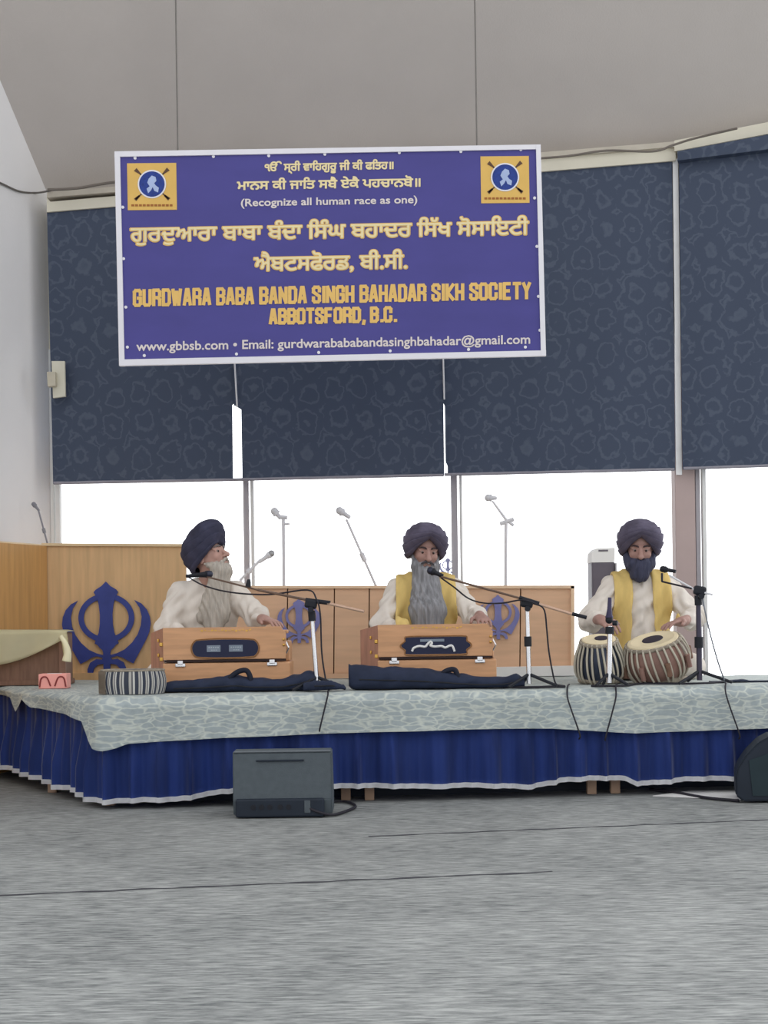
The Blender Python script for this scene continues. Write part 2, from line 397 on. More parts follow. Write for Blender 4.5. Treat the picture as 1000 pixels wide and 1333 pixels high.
# ---------------------------------------------------------------- blinds
def blind(x0a, x0b, x1a, x1b, ytop0, ytop1, yb0, yb1, Y0, Y1, label, notch=(), notch_side=1):
    """x0a/x0b left edge px at top/bottom, x1a/x1b right edge"""
    TL, TR, BR, BL = at(x0a, ytop0, Y0), at(x1a, ytop1, Y1), at(x1b, yb1, Y1), at(x0b, yb0, Y0)
    r = empty('roller_blind', (BL+BR)/2, label, 'blind', 'patterned roller blinds along the windows')
    bm = bmesh.new(); nx, nz = 24, 64; g = []
    for j in range(nz+1):
        row = []
        for i in range(nx+1):
            p = TL.lerp(TR, i/nx).lerp(BL.lerp(BR, i/nx), j/nz)
            p.y += .006*math.sin(i*.9+j*2.4/nz)*(j/nz)
            yy = ytop0+(yb0-ytop0)*j/nz
            if i == (nx if notch_side > 0 else 0):
                for ny_, dx_ in notch:
                    if yy > ny_: p.x -= notch_side*dx_*Y0/F
            row.append(p)
        g.append(row)
    f = [[bm.verts.new(p) for p in row] for row in g]; k = [[bm.verts.new(p+Vector((0, .006, 0))) for p in row] for row in g]
    for j in range(nz):
        for i in range(nx):
            bm.faces.new((f[j][i], f[j+1][i], f[j+1][i+1], f[j][i+1])); bm.faces.new((k[j][i], k[j][i+1], k[j+1][i+1], k[j+1][i]))
    for j in range(nz):
        bm.faces.new((f[j][0], k[j][0], k[j+1][0], f[j+1][0])); bm.faces.new((f[j][nx], f[j+1][nx], k[j+1][nx], k[j][nx]))
    for i in range(nx):
        bm.faces.new((f[0][i], f[0][i+1], k[0][i+1], k[0][i])); bm.faces.new((f[nz][i], k[nz][i], k[nz][i+1], f[nz][i+1]))
    B('fabric', bm, M_blind, r, smooth='auto')
    d = (BR-BL).normalized()
    B('bottom_bar', TB([BL+d*.005+Vector((0, 0, .006)), BR-d*.005+Vector((0, 0, .006))], .011), mat('blind bottom bar', (150, 148, 158), .5), r)
    B('roller_tube', TB([TL+d*.01+Vector((0, .03, 0)), TR-d*.01+Vector((0, .03, 0))], .025, 12), M_trimw, r, smooth='auto')
    return r
YB = YW-.25
b1 = blind(61, 69, 306, 309.5, 268, 256, 630, 625.5, YB, YB, 'dark blue damask roller blind beside the left wall, partly behind the banner', notch=((531, 6),))
blind(300, 306, 574, 578.5, 256, 232, 625.5, 619.5, YB-.02, YB-.02, 'dark blue damask roller blind mostly hidden behind the middle of the banner', notch=((531, 9.5),), notch_side=-1)
b3 = blind(572, 578, 875, 879, 233, 206, 619, 612, YB, YB, 'dark blue damask roller blind between banner right edge and the white gap', notch=((526, 2.5), (605, 2.5)), notch_side=-1)
b4 = blind(884, 889, 1130, 1130, 200, 166, 611, 603, YB-.05, YB-.25, 'dark blue damask roller blind at the far right over the angled window')
B('headrail', QS([at(882, 197, YB-.12), at(1130, 151, YB-.32), at(1130, 178, YB-.32), at(882, 209, YB-.12)], Vector((.02, .07, 0))), M_blind, b4)
# strip painted white to imitate light leaking between the right blinds
struct('trim_%d' % tn, pxslab([(876, 208), (883, 206), (888, 618), (881, 618)], YB+.0, .03), mat('white light leak strip', (252, 252, 252), .5)); tn += 1
r = B('blind_cord', TB([at(304, 445, YB-.05), at(308.7, 530, YB-.05)], .006), M_greymic, b1)
r = B('blind_cord', TB([at(577, 465, YB-.04), at(578.5, 520, YB-.04)], .006), M_greymic, b3)

# junction box on the left wall edge
r = empty('wall_control', at(76, 517, YB-.08), 'off white control box at left edge of the blinds', 'switch')
B('plate', pxslab([(67, 470), (84, 470), (85, 516), (69, 518)], YB-.1, .03), M_offw, r)
B('knob_box', pxslab([(61, 484), (72, 484), (72, 502), (62, 503)], YB-.16, .06), mat('cream plastic', (206, 198, 178), .5), r)
# cables at the ceiling line
def onwall(px, py, off=.012):
    c = Vector((0, 0, EYE)); d = at(px, py, 1)-c; n = Vector((-dL.y, dL.x, 0)).normalized()
    if n.x < 0: n = -n
    return c+d*((Bc0+n*off-c).dot(n)/d.dot(n))
tag(B('cable', TB(spline([onwall(-320, 150), onwall(-120, 205), onwall(-30, 226), onwall(0, 238), onwall(25, 249), onwall(48, 251), at(66, 248, 10.66)], 30), .007), M_wire), 'thin grey cable running along the left wall to the corner', 'cable')
tag(B('cable', TB(spline([at(62, 247, 10.62), at(100, 245, 10.6), at(150, 237, 10.6), at(260, 226, 10.6)], 20), .01), mat('grey cable', (120, 112, 104), .6)), 'grey cable along ceiling edge left of the banner', 'cable')
tag(B('cable', TB(spline([at(690, 207, 10.5), at(740, 203, 10.5), at(790, 196, 10.5), at(850, 197, 10.5), at(876, 189, 10.5), at(905, 180, 10.45), at(960, 167, 10.3)], 40), .008), mat('grey cable', (120, 112, 104), .6)), 'grey cable along ceiling edge right of the banner', 'cable')

# ---------------------------------------------------------------- low wood panels
def rectpanel(bm, pts, Y, dep=.04):
    quadslab(bm, [at(x, y, Y) for x, y in pts], Vector((0, dep, 0)))
YL = 10.3
r = empty('wood_partition', at(148, 890, YL), 'tall oak partition with the large blue khanda emblem', 'partition')
r.location.z = 0; r.matrix_basis = Matrix.Translation(r.location)
def panel(r, pts, Y, m, dep=.04, toz=None):
    ps = [at(x, y, Y) for x, y in pts]
    if toz is not None:
        ps[2].z = toz; ps[3].z = toz
    B('panel', QS(ps, Vector((0, dep, 0))), m, r)
panel(r, [(57, 709), (242, 710), (242, 890), (55, 890)], YL, M_wood, toz=0)
B('cap_rail', QS([at(54, 707, YL-.02), at(243, 708, YL-.02), at(243, 711.5, YL-.02), at(54, 710.5, YL-.02)], Vector((0, .08, 0))), mat('pale rail', (226, 200, 160), .5), r)
B('base_board', QS([at(55, 876, YL-.03), at(242, 876, YL-.03), at(242, 893, YL-.03), at(55, 893, YL-.03)], Vector((0, .03, 0))), M_wood, r)
B('joint', QS([at(53.5, 712, YL-.03), at(56.5, 712, YL-.03), at(55, 876, YL-.03), at(52, 876, YL-.03)], Vector((0, .02, 0))), M_woodgap, r)
# wainscot on left wall
wd_ = Vector((dL.x, dL.y, 0)).normalized()
q0 = Vector((Bc0.x, Bc0.y, 0))+Vector((.05, -.3, 0)); 
c0 = at(54, 711, 10.3); c1 = c0+wd_*2.6
b0 = Vector((c0.x, c0.y, 0)); b1 = Vector((c1.x, c1.y, 0)); c1.z = c0.z
nn = Vector((-wd_.y, wd_.x, 0)).normalized()*.04
o = struct('trim_%d' % tn, QS([b0, c0, c1, b1], nn), mat('oak wainscot', (204, 156, 98), .5, var=.12, scale=3, stretch=(9, 9, .7))); tn += 1
o = struct('trim_%d' % tn, TB([c0+Vector((.01, -.02, .0)), c1+Vector((.01, -.02, 0))], .012), mat('pale rail', (226, 200, 160), .5)); tn += 1

# middle partition
YP = 9.6
r = empty('wood_partition', Vector((at(530, 890, YP).x, YP, .57)), 'low pale maple partition with joints behind the performers', 'partition')
def zc(p): p.z = max(p.z, ZT0+.006); return p
ZT0 = .57
xs = [300, 374.5, 435.5, 481, 560, 678, 747]
for a, b in zip(xs, xs[1:]):
    bot = 885 if b < 500 else (872 if a > 600 else 885)
    B('panel', QS([at(a+.8, 765, YP), at(b-.8, 764.5, YP), zc(at(b-.8-.01*(110), bot, YP)), zc(at(a+.8-1.1, bot, YP))], Vector((0, .035, 0))), M_wood2, r)
B('backing', QS([at(301, 765, YP+.036), at(745, 764, YP+.036), zc(at(745, 884, YP+.036)), zc(at(301, 884, YP+.036))], Vector((0, .012, 0))), M_woodgap, r)
B('top_rail', QS([at(299, 762.5, YP-.015), at(748, 762, YP-.015), at(748, 766, YP-.015), at(299, 766, YP-.015)], Vector((0, .07, 0))), mat('light maple edge', (232, 200, 168), .5), r)
B('end_rail', QS([at(743.5, 763, YP-.015), at(748, 763, YP-.015), at(748, 873, YP-.015), at(743.5, 873, YP-.015)], Vector((0, .07, 0))), mat('light maple edge', (232, 200, 168), .5), r)
B('base_board', QS([at(300, 877, YP-.03), at(560, 877, YP-.03), zc(at(560, 889, YP-.03)), zc(at(300, 889, YP-.03))], Vector((0, .025, 0))), M_wood2, r)
B('white_plinth', QS([at(640, 869, YP-.1), at(749, 867, YP-.1), zc(at(749, 889, YP-.1)), zc(at(640, 889, YP-.1))], Vector((0, .1, 0))), M_paper, r)

# ---------------------------------------------------------------- khanda emblem
def arcpts(cx, cz, rx, rz, a0, a1, n):
    return [(cx+rx*math.cos(math.radians(a0+(a1-a0)*i/n)), cz+rz*math.sin(math.radians(a0+(a1-a0)*i/n))) for i in range(n+1)]
def khanda(cx, ytop, ybot, Y, m, label, dep=.012):
    """shape traced in a 510-unit tall box: u right, v down"""
    O = at(cx, ytop, Y); s = (at(cx, ytop, Y)-at(cx, ybot, Y)).length/515
    U = Vector((s*.96, 0, 0)); V = Vector((0, 0, -s)); N = Vector((0, dep, 0))
    r = empty('khanda_emblem', at(cx, ybot, Y), label, 'emblem')
    # double edged sword in the middle
    half = [(0, 0), (25, 25), (60, 46), (72, 60), (62, 76), (52, 95), (43, 130), (37, 185), (38, 240), (46, 290), (62, 325), (70, 348), (52, 358), (42, 372), (26, 385), (21, 400), (20, 425), (30, 440), (30, 455), (20, 465), (20, 515)]
    pts = half+[(-x, y) for x, y in half[::-1] if x != 0]
    bm = bmesh.new(); prism(bm, pts, O-N, U, V, N); B('double_edged_sword', bm, m, r)
    # ring
    bm = bmesh.new(); n = 64; cyv = 205
    ro = [(164*math.cos(2*math.pi*i/n), cyv+138*math.sin(2*math.pi*i/n)) for i in range(n)]
    ri = [(132*math.cos(2*math.pi*i/n), cyv+108*math.sin(2*math.pi*i/n)) for i in range(n)]
    P = lambda q, d: bm.verts.new(O-N*.8+U*q[0]+V*q[1]+N*d)
    fo = [P(q, 0) for q in ro]; fi = [P(q, 0) for q in ri]; ko = [P(q, .8) for q in ro]; ki = [P(q, .8) for q in ri]
    for i in range(n):
        j = (i+1) % n
        for quad in ((fo[i], fo[j], fi[j], fi[i]), (ko[i], ki[i], ki[j], ko[j]), (fo[i], ko[i], ko[j], fo[j]), (fi[i], fi[j], ki[j], ki[i])): bm.faces.new(quad)
    B('ring', bm, m, r)
    # curved swords
    outer = [(165, 106), (205, 125), (238, 160), (255, 200), (260, 240), (252, 285), (232, 330), (206, 375), (180, 420), (155, 463)]
    inner = [(120, 446), (90, 428), (60, 420), (22, 430), (20, 414), (60, 404), (105, 384), (150, 345), (183, 300), (202, 250), (208, 200), (196, 150)]
    low = [(22, 440), (62, 436), (98, 456), (114, 492), (114, 515), (82, 515), (76, 490), (54, 468), (22, 464)]
    for sg in (1, -1):
        bm = bmesh.new()
        prism(bm, [(sg*x, y) for x, y in outer+inner], O-N*.9, U, V, N*.9)
        B('curved_sword', bm, m, r)
        bm = bmesh.new()
        prism(bm, [(sg*x, y) for x, y in low], O-N*.9, U, V, N*.9)
        B('sword_hilt', bm, m, r)
    return r
khanda(138, 757, 876, YL-.012, M_khanda, 'large dark blue khanda emblem on the tall oak partition')
khanda(389, 779, 837, YP-.008, M_khandal, 'small blue khanda emblem paled by painted haze between first two harmoniums')
khanda(648, 774, 832, YP-.008, M_khandal, 'small blue khanda emblem paled by painted haze right of the middle singer')
khanda(583, 726, 750, YW+.03, mat('pale violet print', (176, 180, 222), .6), 'tiny pale blue khanda sticker on the window mullion behind the middle singer', dep=.004)

# ---------------------------------------------------------------- stage
ZT = .57
E0, E1, E2 = Vector((-2.95, 9.75, 0)), Vector((-1.43, 7.80, 0)), Vector((2.9, 8.27, 0))
I0, I2 = Vector((-2.95, 9.98, 0)), Vector((2.9, 9.98, 0))
E0 = E1+(at(0, 1018, 1)-at(0, 1018, 1))+Vector((-.86, 1.42, 0)).normalized()*2.2
st = empty('stage', (.4, 9, 0), 'low platform stage under blue skirt and patterned sheet', 'stage')
bm = bmesh.new(); poly = [E0+Vector((.04, 0, 0)), E1+Vector((.03, .04, 0)), E2+Vector((0, .04, 0)), Vector((2.9, 9.35, 0)), Vector((1.25, 9.35, 0)), Vector((1.22, 9.98, 0)), Vector((E0.x, 9.98, 0))]
quadslab(bm, [Vector((p.x, p.y, ZT-.06)) for p in poly], Vector((0, 0, .05))); B('deck', bm, M_under, st)
def flo(px, py):
    q = at(px, py, 1); k = EYE/(EYE-q.z); return Vector((q.x*k, k, 0))
for px, py in ((66, 1033), (141, 1050), (450, 1043), (481, 1043), (772, 1035), (803, 1034), (217, 1012), (600, 1012), (940, 1010), (280, 990)):
    p = flo(px, py); p.y += .03
    if p.y > 9.2: p.y = 9.1
    B('stage_leg', BX((p.x, p.y+.03, (ZT-.06)/2), (.05, .05, ZT-.06), .004), M_leg, st)

LA = (E1-E0).length; LB = (E2-E1).length
def edge(s):  # s metres from E0 ; returns point and outward normal, corner rounded
    d1 = (E1-E0).normalized(); d2 = (E2-E1).normalized()
    n1 = Vector((d1.y, -d1.x, 0)); n2 = Vector((d2.y, -d2.x, 0))
    w = min(1, max(0, (s-LA+.06)/.12)); n = (n1*(1-w)+n2*w).normalized()
    p = E0+d1*s if s < LA else E1+d2*(s-LA)
    return p, n
def zfor(px, py, Y): return at(px, py, Y).z
rnd = random.Random(3)
plph = [rnd.uniform(0, 6) for _ in range(8)]
def pleat(s):
    a = s/.17+.5*math.sin(s*2.1+plph[0])+.3*math.sin(s*5.3+1)
    return .040*(1-abs(math.sin(math.pi*a))**.7*1.6)+.012*math.sin(2*math.pi*s/.43+plph[1])+.008*math.sin(2*math.pi*s/.061+plph[3]+3*math.sin(s*4))
def hem(s):
    z = .062+.012*math.sin(s*3.1)+.01*math.sin(s*7.3+1)
    if s < LA: z = .05+.10*math.exp(-((LA-s)/1.9)**2)*0+.02*math.sin(s*5)
    return z
def hemz(s):
    t = s-LA
    key = [(-2.3, .09), (-1.3, .09), (-.9, .07), (-.3, .055), (0, .035), (.35, .035), (.6, .075), (1.1, .09), (1.35, .075), (1.6, .075), (2.2, .055), (2.35, .085), (2.7, .085), (2.75, .06), (3.2, .07), (3.3, .075), (3.8, .09), (4.6, .09)]
    for (a, b), (c, d) in zip(key, key[1:]):
        if a <= t <= c: return b+(d-b)*(t-a)/(c-a)+.004*math.sin(s*11)
    return .08
sk = empty('stage_skirt', (0, 8.1, .03), 'pleated royal blue skirt hung around the stage front', 'skirt')
def curtain(name, zt, zb, m, off, parent):
    bm = bmesh.new(); N = 640; K = 10; rows = []
    for i in range(N+1):
        s = (LA+LB)*i/N; p, n = edge(s); col = []
        for k in range(K+1):
            t = k/K; z = zt(s)+(zb(s)-zt(s))*t; w = min(1, (ZT-z)/.4)
            w = min(1, max(0, (ZT-z-.16)/.22)); q = p+n*(off+.012+pleat(s)*(.3+.7*w)+.02*w); col.append(bm.verts.new((q.x, q.y, z)))
        rows.append(col)
    for a, b in zip(rows, rows[1:]):
        for k in range(K): bm.faces.new((a[k], b[k], b[k+1], a[k+1]))
    bmesh.ops.solidify(bm, geom=bm.faces[:], thickness=.003)
    return B(name, bm, m, parent, smooth=True)
curtain('skirt_cloth', lambda s: ZT-.02, hemz, M_skirt, 0, sk)
curtain('hem_tape', lambda s: hemz(s)+.022, lambda s: hemz(s)-.004, M_white, .004, sk)

for a_, b_, nm in ((E1+Vector((.35, .3, 0)), E2+Vector((0, .3, 0)), 'front_light_block'), (E0+Vector((.35, .2, 0)), E1+Vector((.35, .3, 0)), 'side_light_block'), (Vector((E0.x+.1, 9.9, 0)), Vector((1.2, 9.9, 0)), 'back_light_block'), (Vector((1.2, 9.28, 0)), Vector((2.9, 9.28, 0)), 'back_light_block')):
    B(nm, QS([a_, b_, b_+Vector((0, 0, ZT-.07)), a_+Vector((0, 0, ZT-.07))], Vector((.0, .02, 0))), M_monitord, st)  # dark boards added to keep light out from under the stage
# patterned sheet
def hang(s):
    t = s-LA
    key = [(-2.3, .03), (-1.35, .05), (-1.25, .13), (-1.1, .05), (-.95, .09), (-.6, .10), (-.3, .11), (-.14, .125), (-.03, .26), (.02, .27), (.12, .235), (.6, .215), (1.2, .205), (1.9, .20), (2.3, .205), (2.75, .24), (3.1, .235), (3.6, .225), (4.6, .22)]
    for (a, b), (c, d) in zip(key, key[1:]):
        if a <= t <= c: return b+(d-b)*(t-a)/(c-a)
    return .22
bm = bmesh.new(); uvl = bm.loops.layers.uv.new('UVMap'); N = 420; rows = []; uvs = {}
for i in range(N+1):
    s = (LA+LB)*i/N; p, n = edge(s); col = []
    ix = E0.x+(I2.x-E0.x)*(s/(LA+LB)); ipt = Vector((ix, 9.97 if ix < 1.22 else (9.35 if ix > 1.25 else 9.97-(ix-1.22)/.03*.62), 0))
    ts = [(0, 'in'), (.35, 'in'), (.7, 'in'), (.96, 'in')]
    for t, _ in ts:
        q = ipt.lerp(p, t); v = bm.verts.new((q.x, q.y, ZT+.002+.0015*math.sin(s*20+t*9))); uvs[v] = (s, -(1-t)*1.6); col.append(v)
    H = hang(s)
    q = p+n*.018; v = bm.verts.new((q.x, q.y, ZT-.004)); uvs[v] = (s, 0); col.append(v)
    for k in range(1, 9):
        t = k/8; out = .058+.014*math.sin(2*math.pi*s/.9)*t+.006*math.sin(s*17)*t
        q = p+n*out; v = bm.verts.new((q.x, q.y, ZT-.012-(H-.012)*t)); uvs[v] = (s, H*t); col.append(v)
    rows.append(col)
for a, b in zip(rows, rows[1:]):
    for k in range(len(a)-1):
        f = bm.faces.new((a[k], b[k], b[k+1], a[k+1]))
        for l in f.loops: l[uvl].uv = uvs[l.vert]
tag(B('stage_sheet', bm, M_sheet, smooth=True, rec=False), 'pale grey crackle patterned sheet over the stage top', 'sheet')

# dark clutter beneath the stage
r = empty('storage_box', (at(275, 1030, 8.3).x, 8.35, 0), 'flat dark case under the stage left of the monitor speaker', 'case')
B('case_body', BX((at(275, 1030, 8.3).x, 8.35, .05), (.3, .2, .1), .01), M_monitord, r)
B('case_lid', BX((at(275, 1030, 8.3).x, 8.35, .104), (.29, .19, .012), .004), M_black, r)
B('case_latch', BX((at(275, 1030, 8.3).x, 8.245, .07), (.04, .01, .03), .003), M_greymic, r)
tag(B('paper_sheet', QS([flo(850, 1037)+Vector((0, 0, .002)), flo(965, 1042)+Vector((0, 0, .002)), flo(960, 1030)+Vector((0, 0, .002)), flo(900, 1030)+Vector((0, 0, .002))], Vector((0, 0, .003))), M_paper), 'white flat sheet on carpet under the stage near right speaker', 'paper')

# ---------------------------------------------------------------- banner
YN = 9.0
bn = empty('banner', at(430, 470, YN), 'large violet blue gurdwara banner in white frame hung by wires', 'banner')
TL, TR, BR, BL = at(150, 198, YN), at(703, 189, YN), at(710, 463, YN), at(156, 476, YN)
def bp(px, py, off=0):  # pixel on the banner plane
    p = at(px, py, YN); p.y -= off; return p
B('sheet', QS([at(153, 201, YN), at(701, 192, YN), at(707, 460, YN), at(159, 473, YN)], Vector((0, .01, 0))), M_bannerblue, bn)
for fi, q in enumerate(([(149, 197), (704, 188), (704, 194), (149, 204)], [(155, 468), (711, 456), (711, 463), (155, 476)], [(149, 197), (156, 197), (162, 476), (155, 476)], [(698, 189), (704, 188), (711, 463), (704.5, 463)])):
    B('frame', QS([at(x, y, YN-.012-.001*fi) for x, y in q], Vector((0, .03, 0))), M_bwhite, bn)
for x, y in ((176, 206), (278, 204), (350, 203), (423, 201), (520, 199), (600, 197.5), (678, 195), (160, 270), (161, 337), (164, 400), (166, 452), (188, 463), (308, 461), (415, 459), (508, 457), (610, 455), (684, 452), (696, 258), (699, 321), (701, 386), (703, 430)):
    B('eyelet', TB([bp(x, y, .0), bp(x, y, .006)], .009, 10), M_bwhite, bn)
# lettering
uax = (TR-TL).normalized(); vax = (TL-BL).normalized()
def text(s, px0, px1, ybase, hpx, m, bold=0.0, off=.004, name='lettering'):
    cu = bpy.data.curves.new('t', 'FONT'); cu.body = s; cu.resolution_u = 3; cu.fill_mode = 'NONE'
    o = bpy.data.objects.new('t', cu); S.collection.objects.link(o); bpy.context.view_layer.update()
    me = bpy.data.meshes.new_from_object(o.evaluated_get(bpy.context.evaluated_depsgraph_get()))
    bpy.data.objects.remove(o)
    co = np.zeros(len(me.vertices)*3); me.vertices.foreach_get('co', co); co = co.reshape(-1, 3)[:, :2]
    ed = np.array([tuple(e.vertices) for e in me.edges])
    x0, x1 = co[:, 0].min(), co[:, 0].max()
    mid = (px0+px1)/2; k = -.0185
    # picture-plane pixels of the banner
    P = np.stack([px0+(px1-px0)*(co[:, 0]-x0)/(x1-x0), ybase-co[:, 1]*hpx], 1)
    vs, _, fs, *_ = mathutils.geometry.delaunay_2d_cdt([Vector(p) for p in P], [tuple(int(q) for q in e) for e in ed], [], 0, 1e-5)
    V2 = np.array([tuple(v) for v in vs]); T = np.array([f for f in fs if len(f) == 3]); c = V2[T].mean(1)
    a, b = P[ed[:, 0]], P[ed[:, 1]]; wn = np.zeros(len(c), int)
    for (ax, ay), (bx, by) in zip(a, b):
        if ay == by: continue
        up = (ay <= c[:, 1]) & (by > c[:, 1]); dn_ = (by <= c[:, 1]) & (ay > c[:, 1])
        xi = ax+(c[:, 1]-ay)*(bx-ax)/(by-ay)
        wn += (up & (xi > c[:, 0])).astype(int)-(dn_ & (xi > c[:, 0])).astype(int)
    T = T[wn != 0]
    verts = [(*v, off) for v in V2]; faces = [tuple(int(q) for q in t) for t in T]
    if bold > 0:
        for qi, (p, q) in enumerate(zip(a, b)):
            zo = off-.0002-(qi % 89)*1e-5; d = q-p; L = np.hypot(*d)
            if L < 1e-4: continue
            n_ = np.array([-d[1], d[0]])/L*bold; e_ = d/L*bold*.5; i0 = len(verts)
            verts += [(*(p-e_-n_), zo), (*(q+e_-n_), zo), (*(q+e_+n_), zo), (*(p-e_+n_), zo)]; faces.append((i0, i0+1, i0+2, i0+3))
    out = bpy.data.meshes.new(name)
    out.from_pydata([tuple(bp(x, y+(x-mid)*k, zz)) for x, y, zz in verts], [], faces)
    return link(name, out, m, bn)
G = lambda s: s
text("ੴ ਸ੍ਰੀ ਵਾਿਹਗੁਰੂ ਜੀ ਕੀ ਫਿਤਹ॥", 345, 512, 221.5, 14, M_goldlite, .55)
text("ਮਾਨਸ ਕੀ ਜਾਿਤ ਸਬੈ ਏਕੈ ਪਹਚਾਨਬੋ॥", 309, 547, 245, 16, M_goldlite, .6)
text("(Recognize all human race as one)", 314, 543, 266.5, 13.5, M_txtw, .35)
text("ਗੁਰਦੁਆਰਾ ਬਾਬਾ ਬੰਦਾ ਿਸੰਘ ਬਹਾਦਰ ਿਸੱਖ ਸੋਸਾਇਟੀ", 170, 688, 310, 27, M_gold, 1.5, .003)
text("ਗੁਰਦੁਆਰਾ ਬਾਬਾ ਬੰਦਾ ਿਸੰਘ ਬਹਾਦਰ ਿਸੱਖ ਸੋਸਾਇਟੀ", 170.5, 687.5, 310, 27, M_goldlite, .45, .005)
text("ਐਬਟਸਫੋਰਡ, ਬੀ.ਸੀ.", 331, 530, 351, 27, M_gold, 1.5, .003)
text("ਐਬਟਸਫੋਰਡ, ਬੀ.ਸੀ.", 331.5, 529.5, 351, 27, M_goldlite, .45, .005)
BLOCK = {'A': [[(0, 0), (.38, 2), (.62, 2), (1, 0)], [(.2, .55), (.8, .55)]], 'B': [[(0, 0), (0, 2), (.75, 2), (1, 1.75), (1, 1.3), (.75, 1.05), (1, .8), (1, .25), (.75, 0), (0, 0)], [(0, 1.05), (.75, 1.05)]],
    'C': [[(1, 1.35), (1, 1.8), (.8, 2), (.2, 2), (0, 1.8), (0, .2), (.2, 0), (.8, 0), (1, .2), (1, .7)]], 'D': [[(0, 0), (0, 2), (.75, 2), (1, 1.7), (1, .3), (.75, 0), (0, 0)]],
    'E': [[(.9, 2), (0, 2), (0, 0), (.9, 0)], [(0, 1.02), (.75, 1.02)]], 'F': [[(.9, 2), (0, 2), (0, 0)], [(0, 1.0), (.75, 1.0)]],
    'G': [[(1, 1.4), (1, 1.8), (.8, 2), (.2, 2), (0, 1.8), (0, .2), (.2, 0), (.8, 0), (1, .2), (1, .95), (.6, .95)]], 'H': [[(0, 0), (0, 2)], [(1, 0), (1, 2)], [(0, 1), (1, 1)]],
    'I': [[(.5, 0), (.5, 2)]], 'K': [[(0, 0), (0, 2)], [(1, 2), (.1, .95), (1, 0)]], 'N': [[(0, 0), (0, 2), (1, 0), (1, 2)]], 'O': [[(.2, 0), (0, .2), (0, 1.8), (.2, 2), (.8, 2), (1, 1.8), (1, .2), (.8, 0), (.2, 0)]],
    'R': [[(0, 0), (0, 2), (.75, 2), (1, 1.75), (1, 1.2), (.75, .98), (0, .98)], [(.7, .98), (1, .7), (1, 0)]], 'S': [[(1, 1.45), (1, 1.8), (.8, 2), (.2, 2), (0, 1.8), (0, 1.35), (1, .75), (1, .2), (.8, 0), (.2, 0), (0, .2), (0, .6)]],
    'T': [[(0, 2), (1, 2)], [(.5, 2), (.5, 0)]], 'U': [[(0, 2), (0, .2), (.2, 0), (.8, 0), (1, .2), (1, 2)]], 'W': [[(0, 2), (.28, 0), (.62, 1.7), (.97, 0), (1.25, 2)]], 'Y': [[(0, 2), (.5, 1), (1, 2)], [(.5, 1), (.5, 0)]],
    '.': [[(.2, 0), (.2, .12)]], ',': [[(.2, .1), (.1, -.35)]]}
def blocktext(s, px0, px1, ybase, hpx, m, half, off):
    adv = {' ': .75, 'I': .75, '.': .75, ',': .75, 'W': 1.9}
    tot = sum(adv.get(c, 1.62) for c in s); sx_ = (px1-px0)/tot; x = 0; verts = []; faces = []; qi = 0; k = -.0185; mid = (px0+px1)/2
    for c in s:
        w = adv.get(c, 1.62)
        for pl in BLOCK.get(c, []):
            P = [np.array([px0+(x+(-.1 if c == 'I' else .28)+p[0])*sx_, ybase-half-p[1]*(hpx-2*half)/2]) for p in pl]
            for i, (p, q) in enumerate(zip(P, P[1:])):
                d = q-p; L = np.hypot(*d)+1e-6; n_ = np.array([-d[1], d[0]])/L*half; e_ = d/L*half*.72; zo = off-(qi % 53)*1e-5; qi += 1; i0 = len(verts)
                verts += [(*(p-e_-n_), zo), (*(q+e_-n_), zo), (*(q+e_+n_), zo), (*(p-e_+n_), zo)]; faces.append((i0, i0+1, i0+2, i0+3))
        x += w
    out = bpy.data.meshes.new('lettering')
    out.from_pydata([tuple(bp(x, y+(x-mid)*k, zz)) for x, y, zz in verts], [], faces)
    return link('lettering', out, m, bn)
blocktext("GURDWARA BABA BANDA SINGH BAHADAR SIKH SOCIETY", 173, 692, 395, 23.5, M_gold, 2.2, .004)
blocktext("ABBOTSFORD, B.C.", 350, 517, 421.5, 21.5, M_gold, 2.2, .004)
text("www.gbbsb.com • Email: gurdwarabababandasinghbahadar@gmail.com", 178, 690, 452, 16.5, M_txtw, .35)
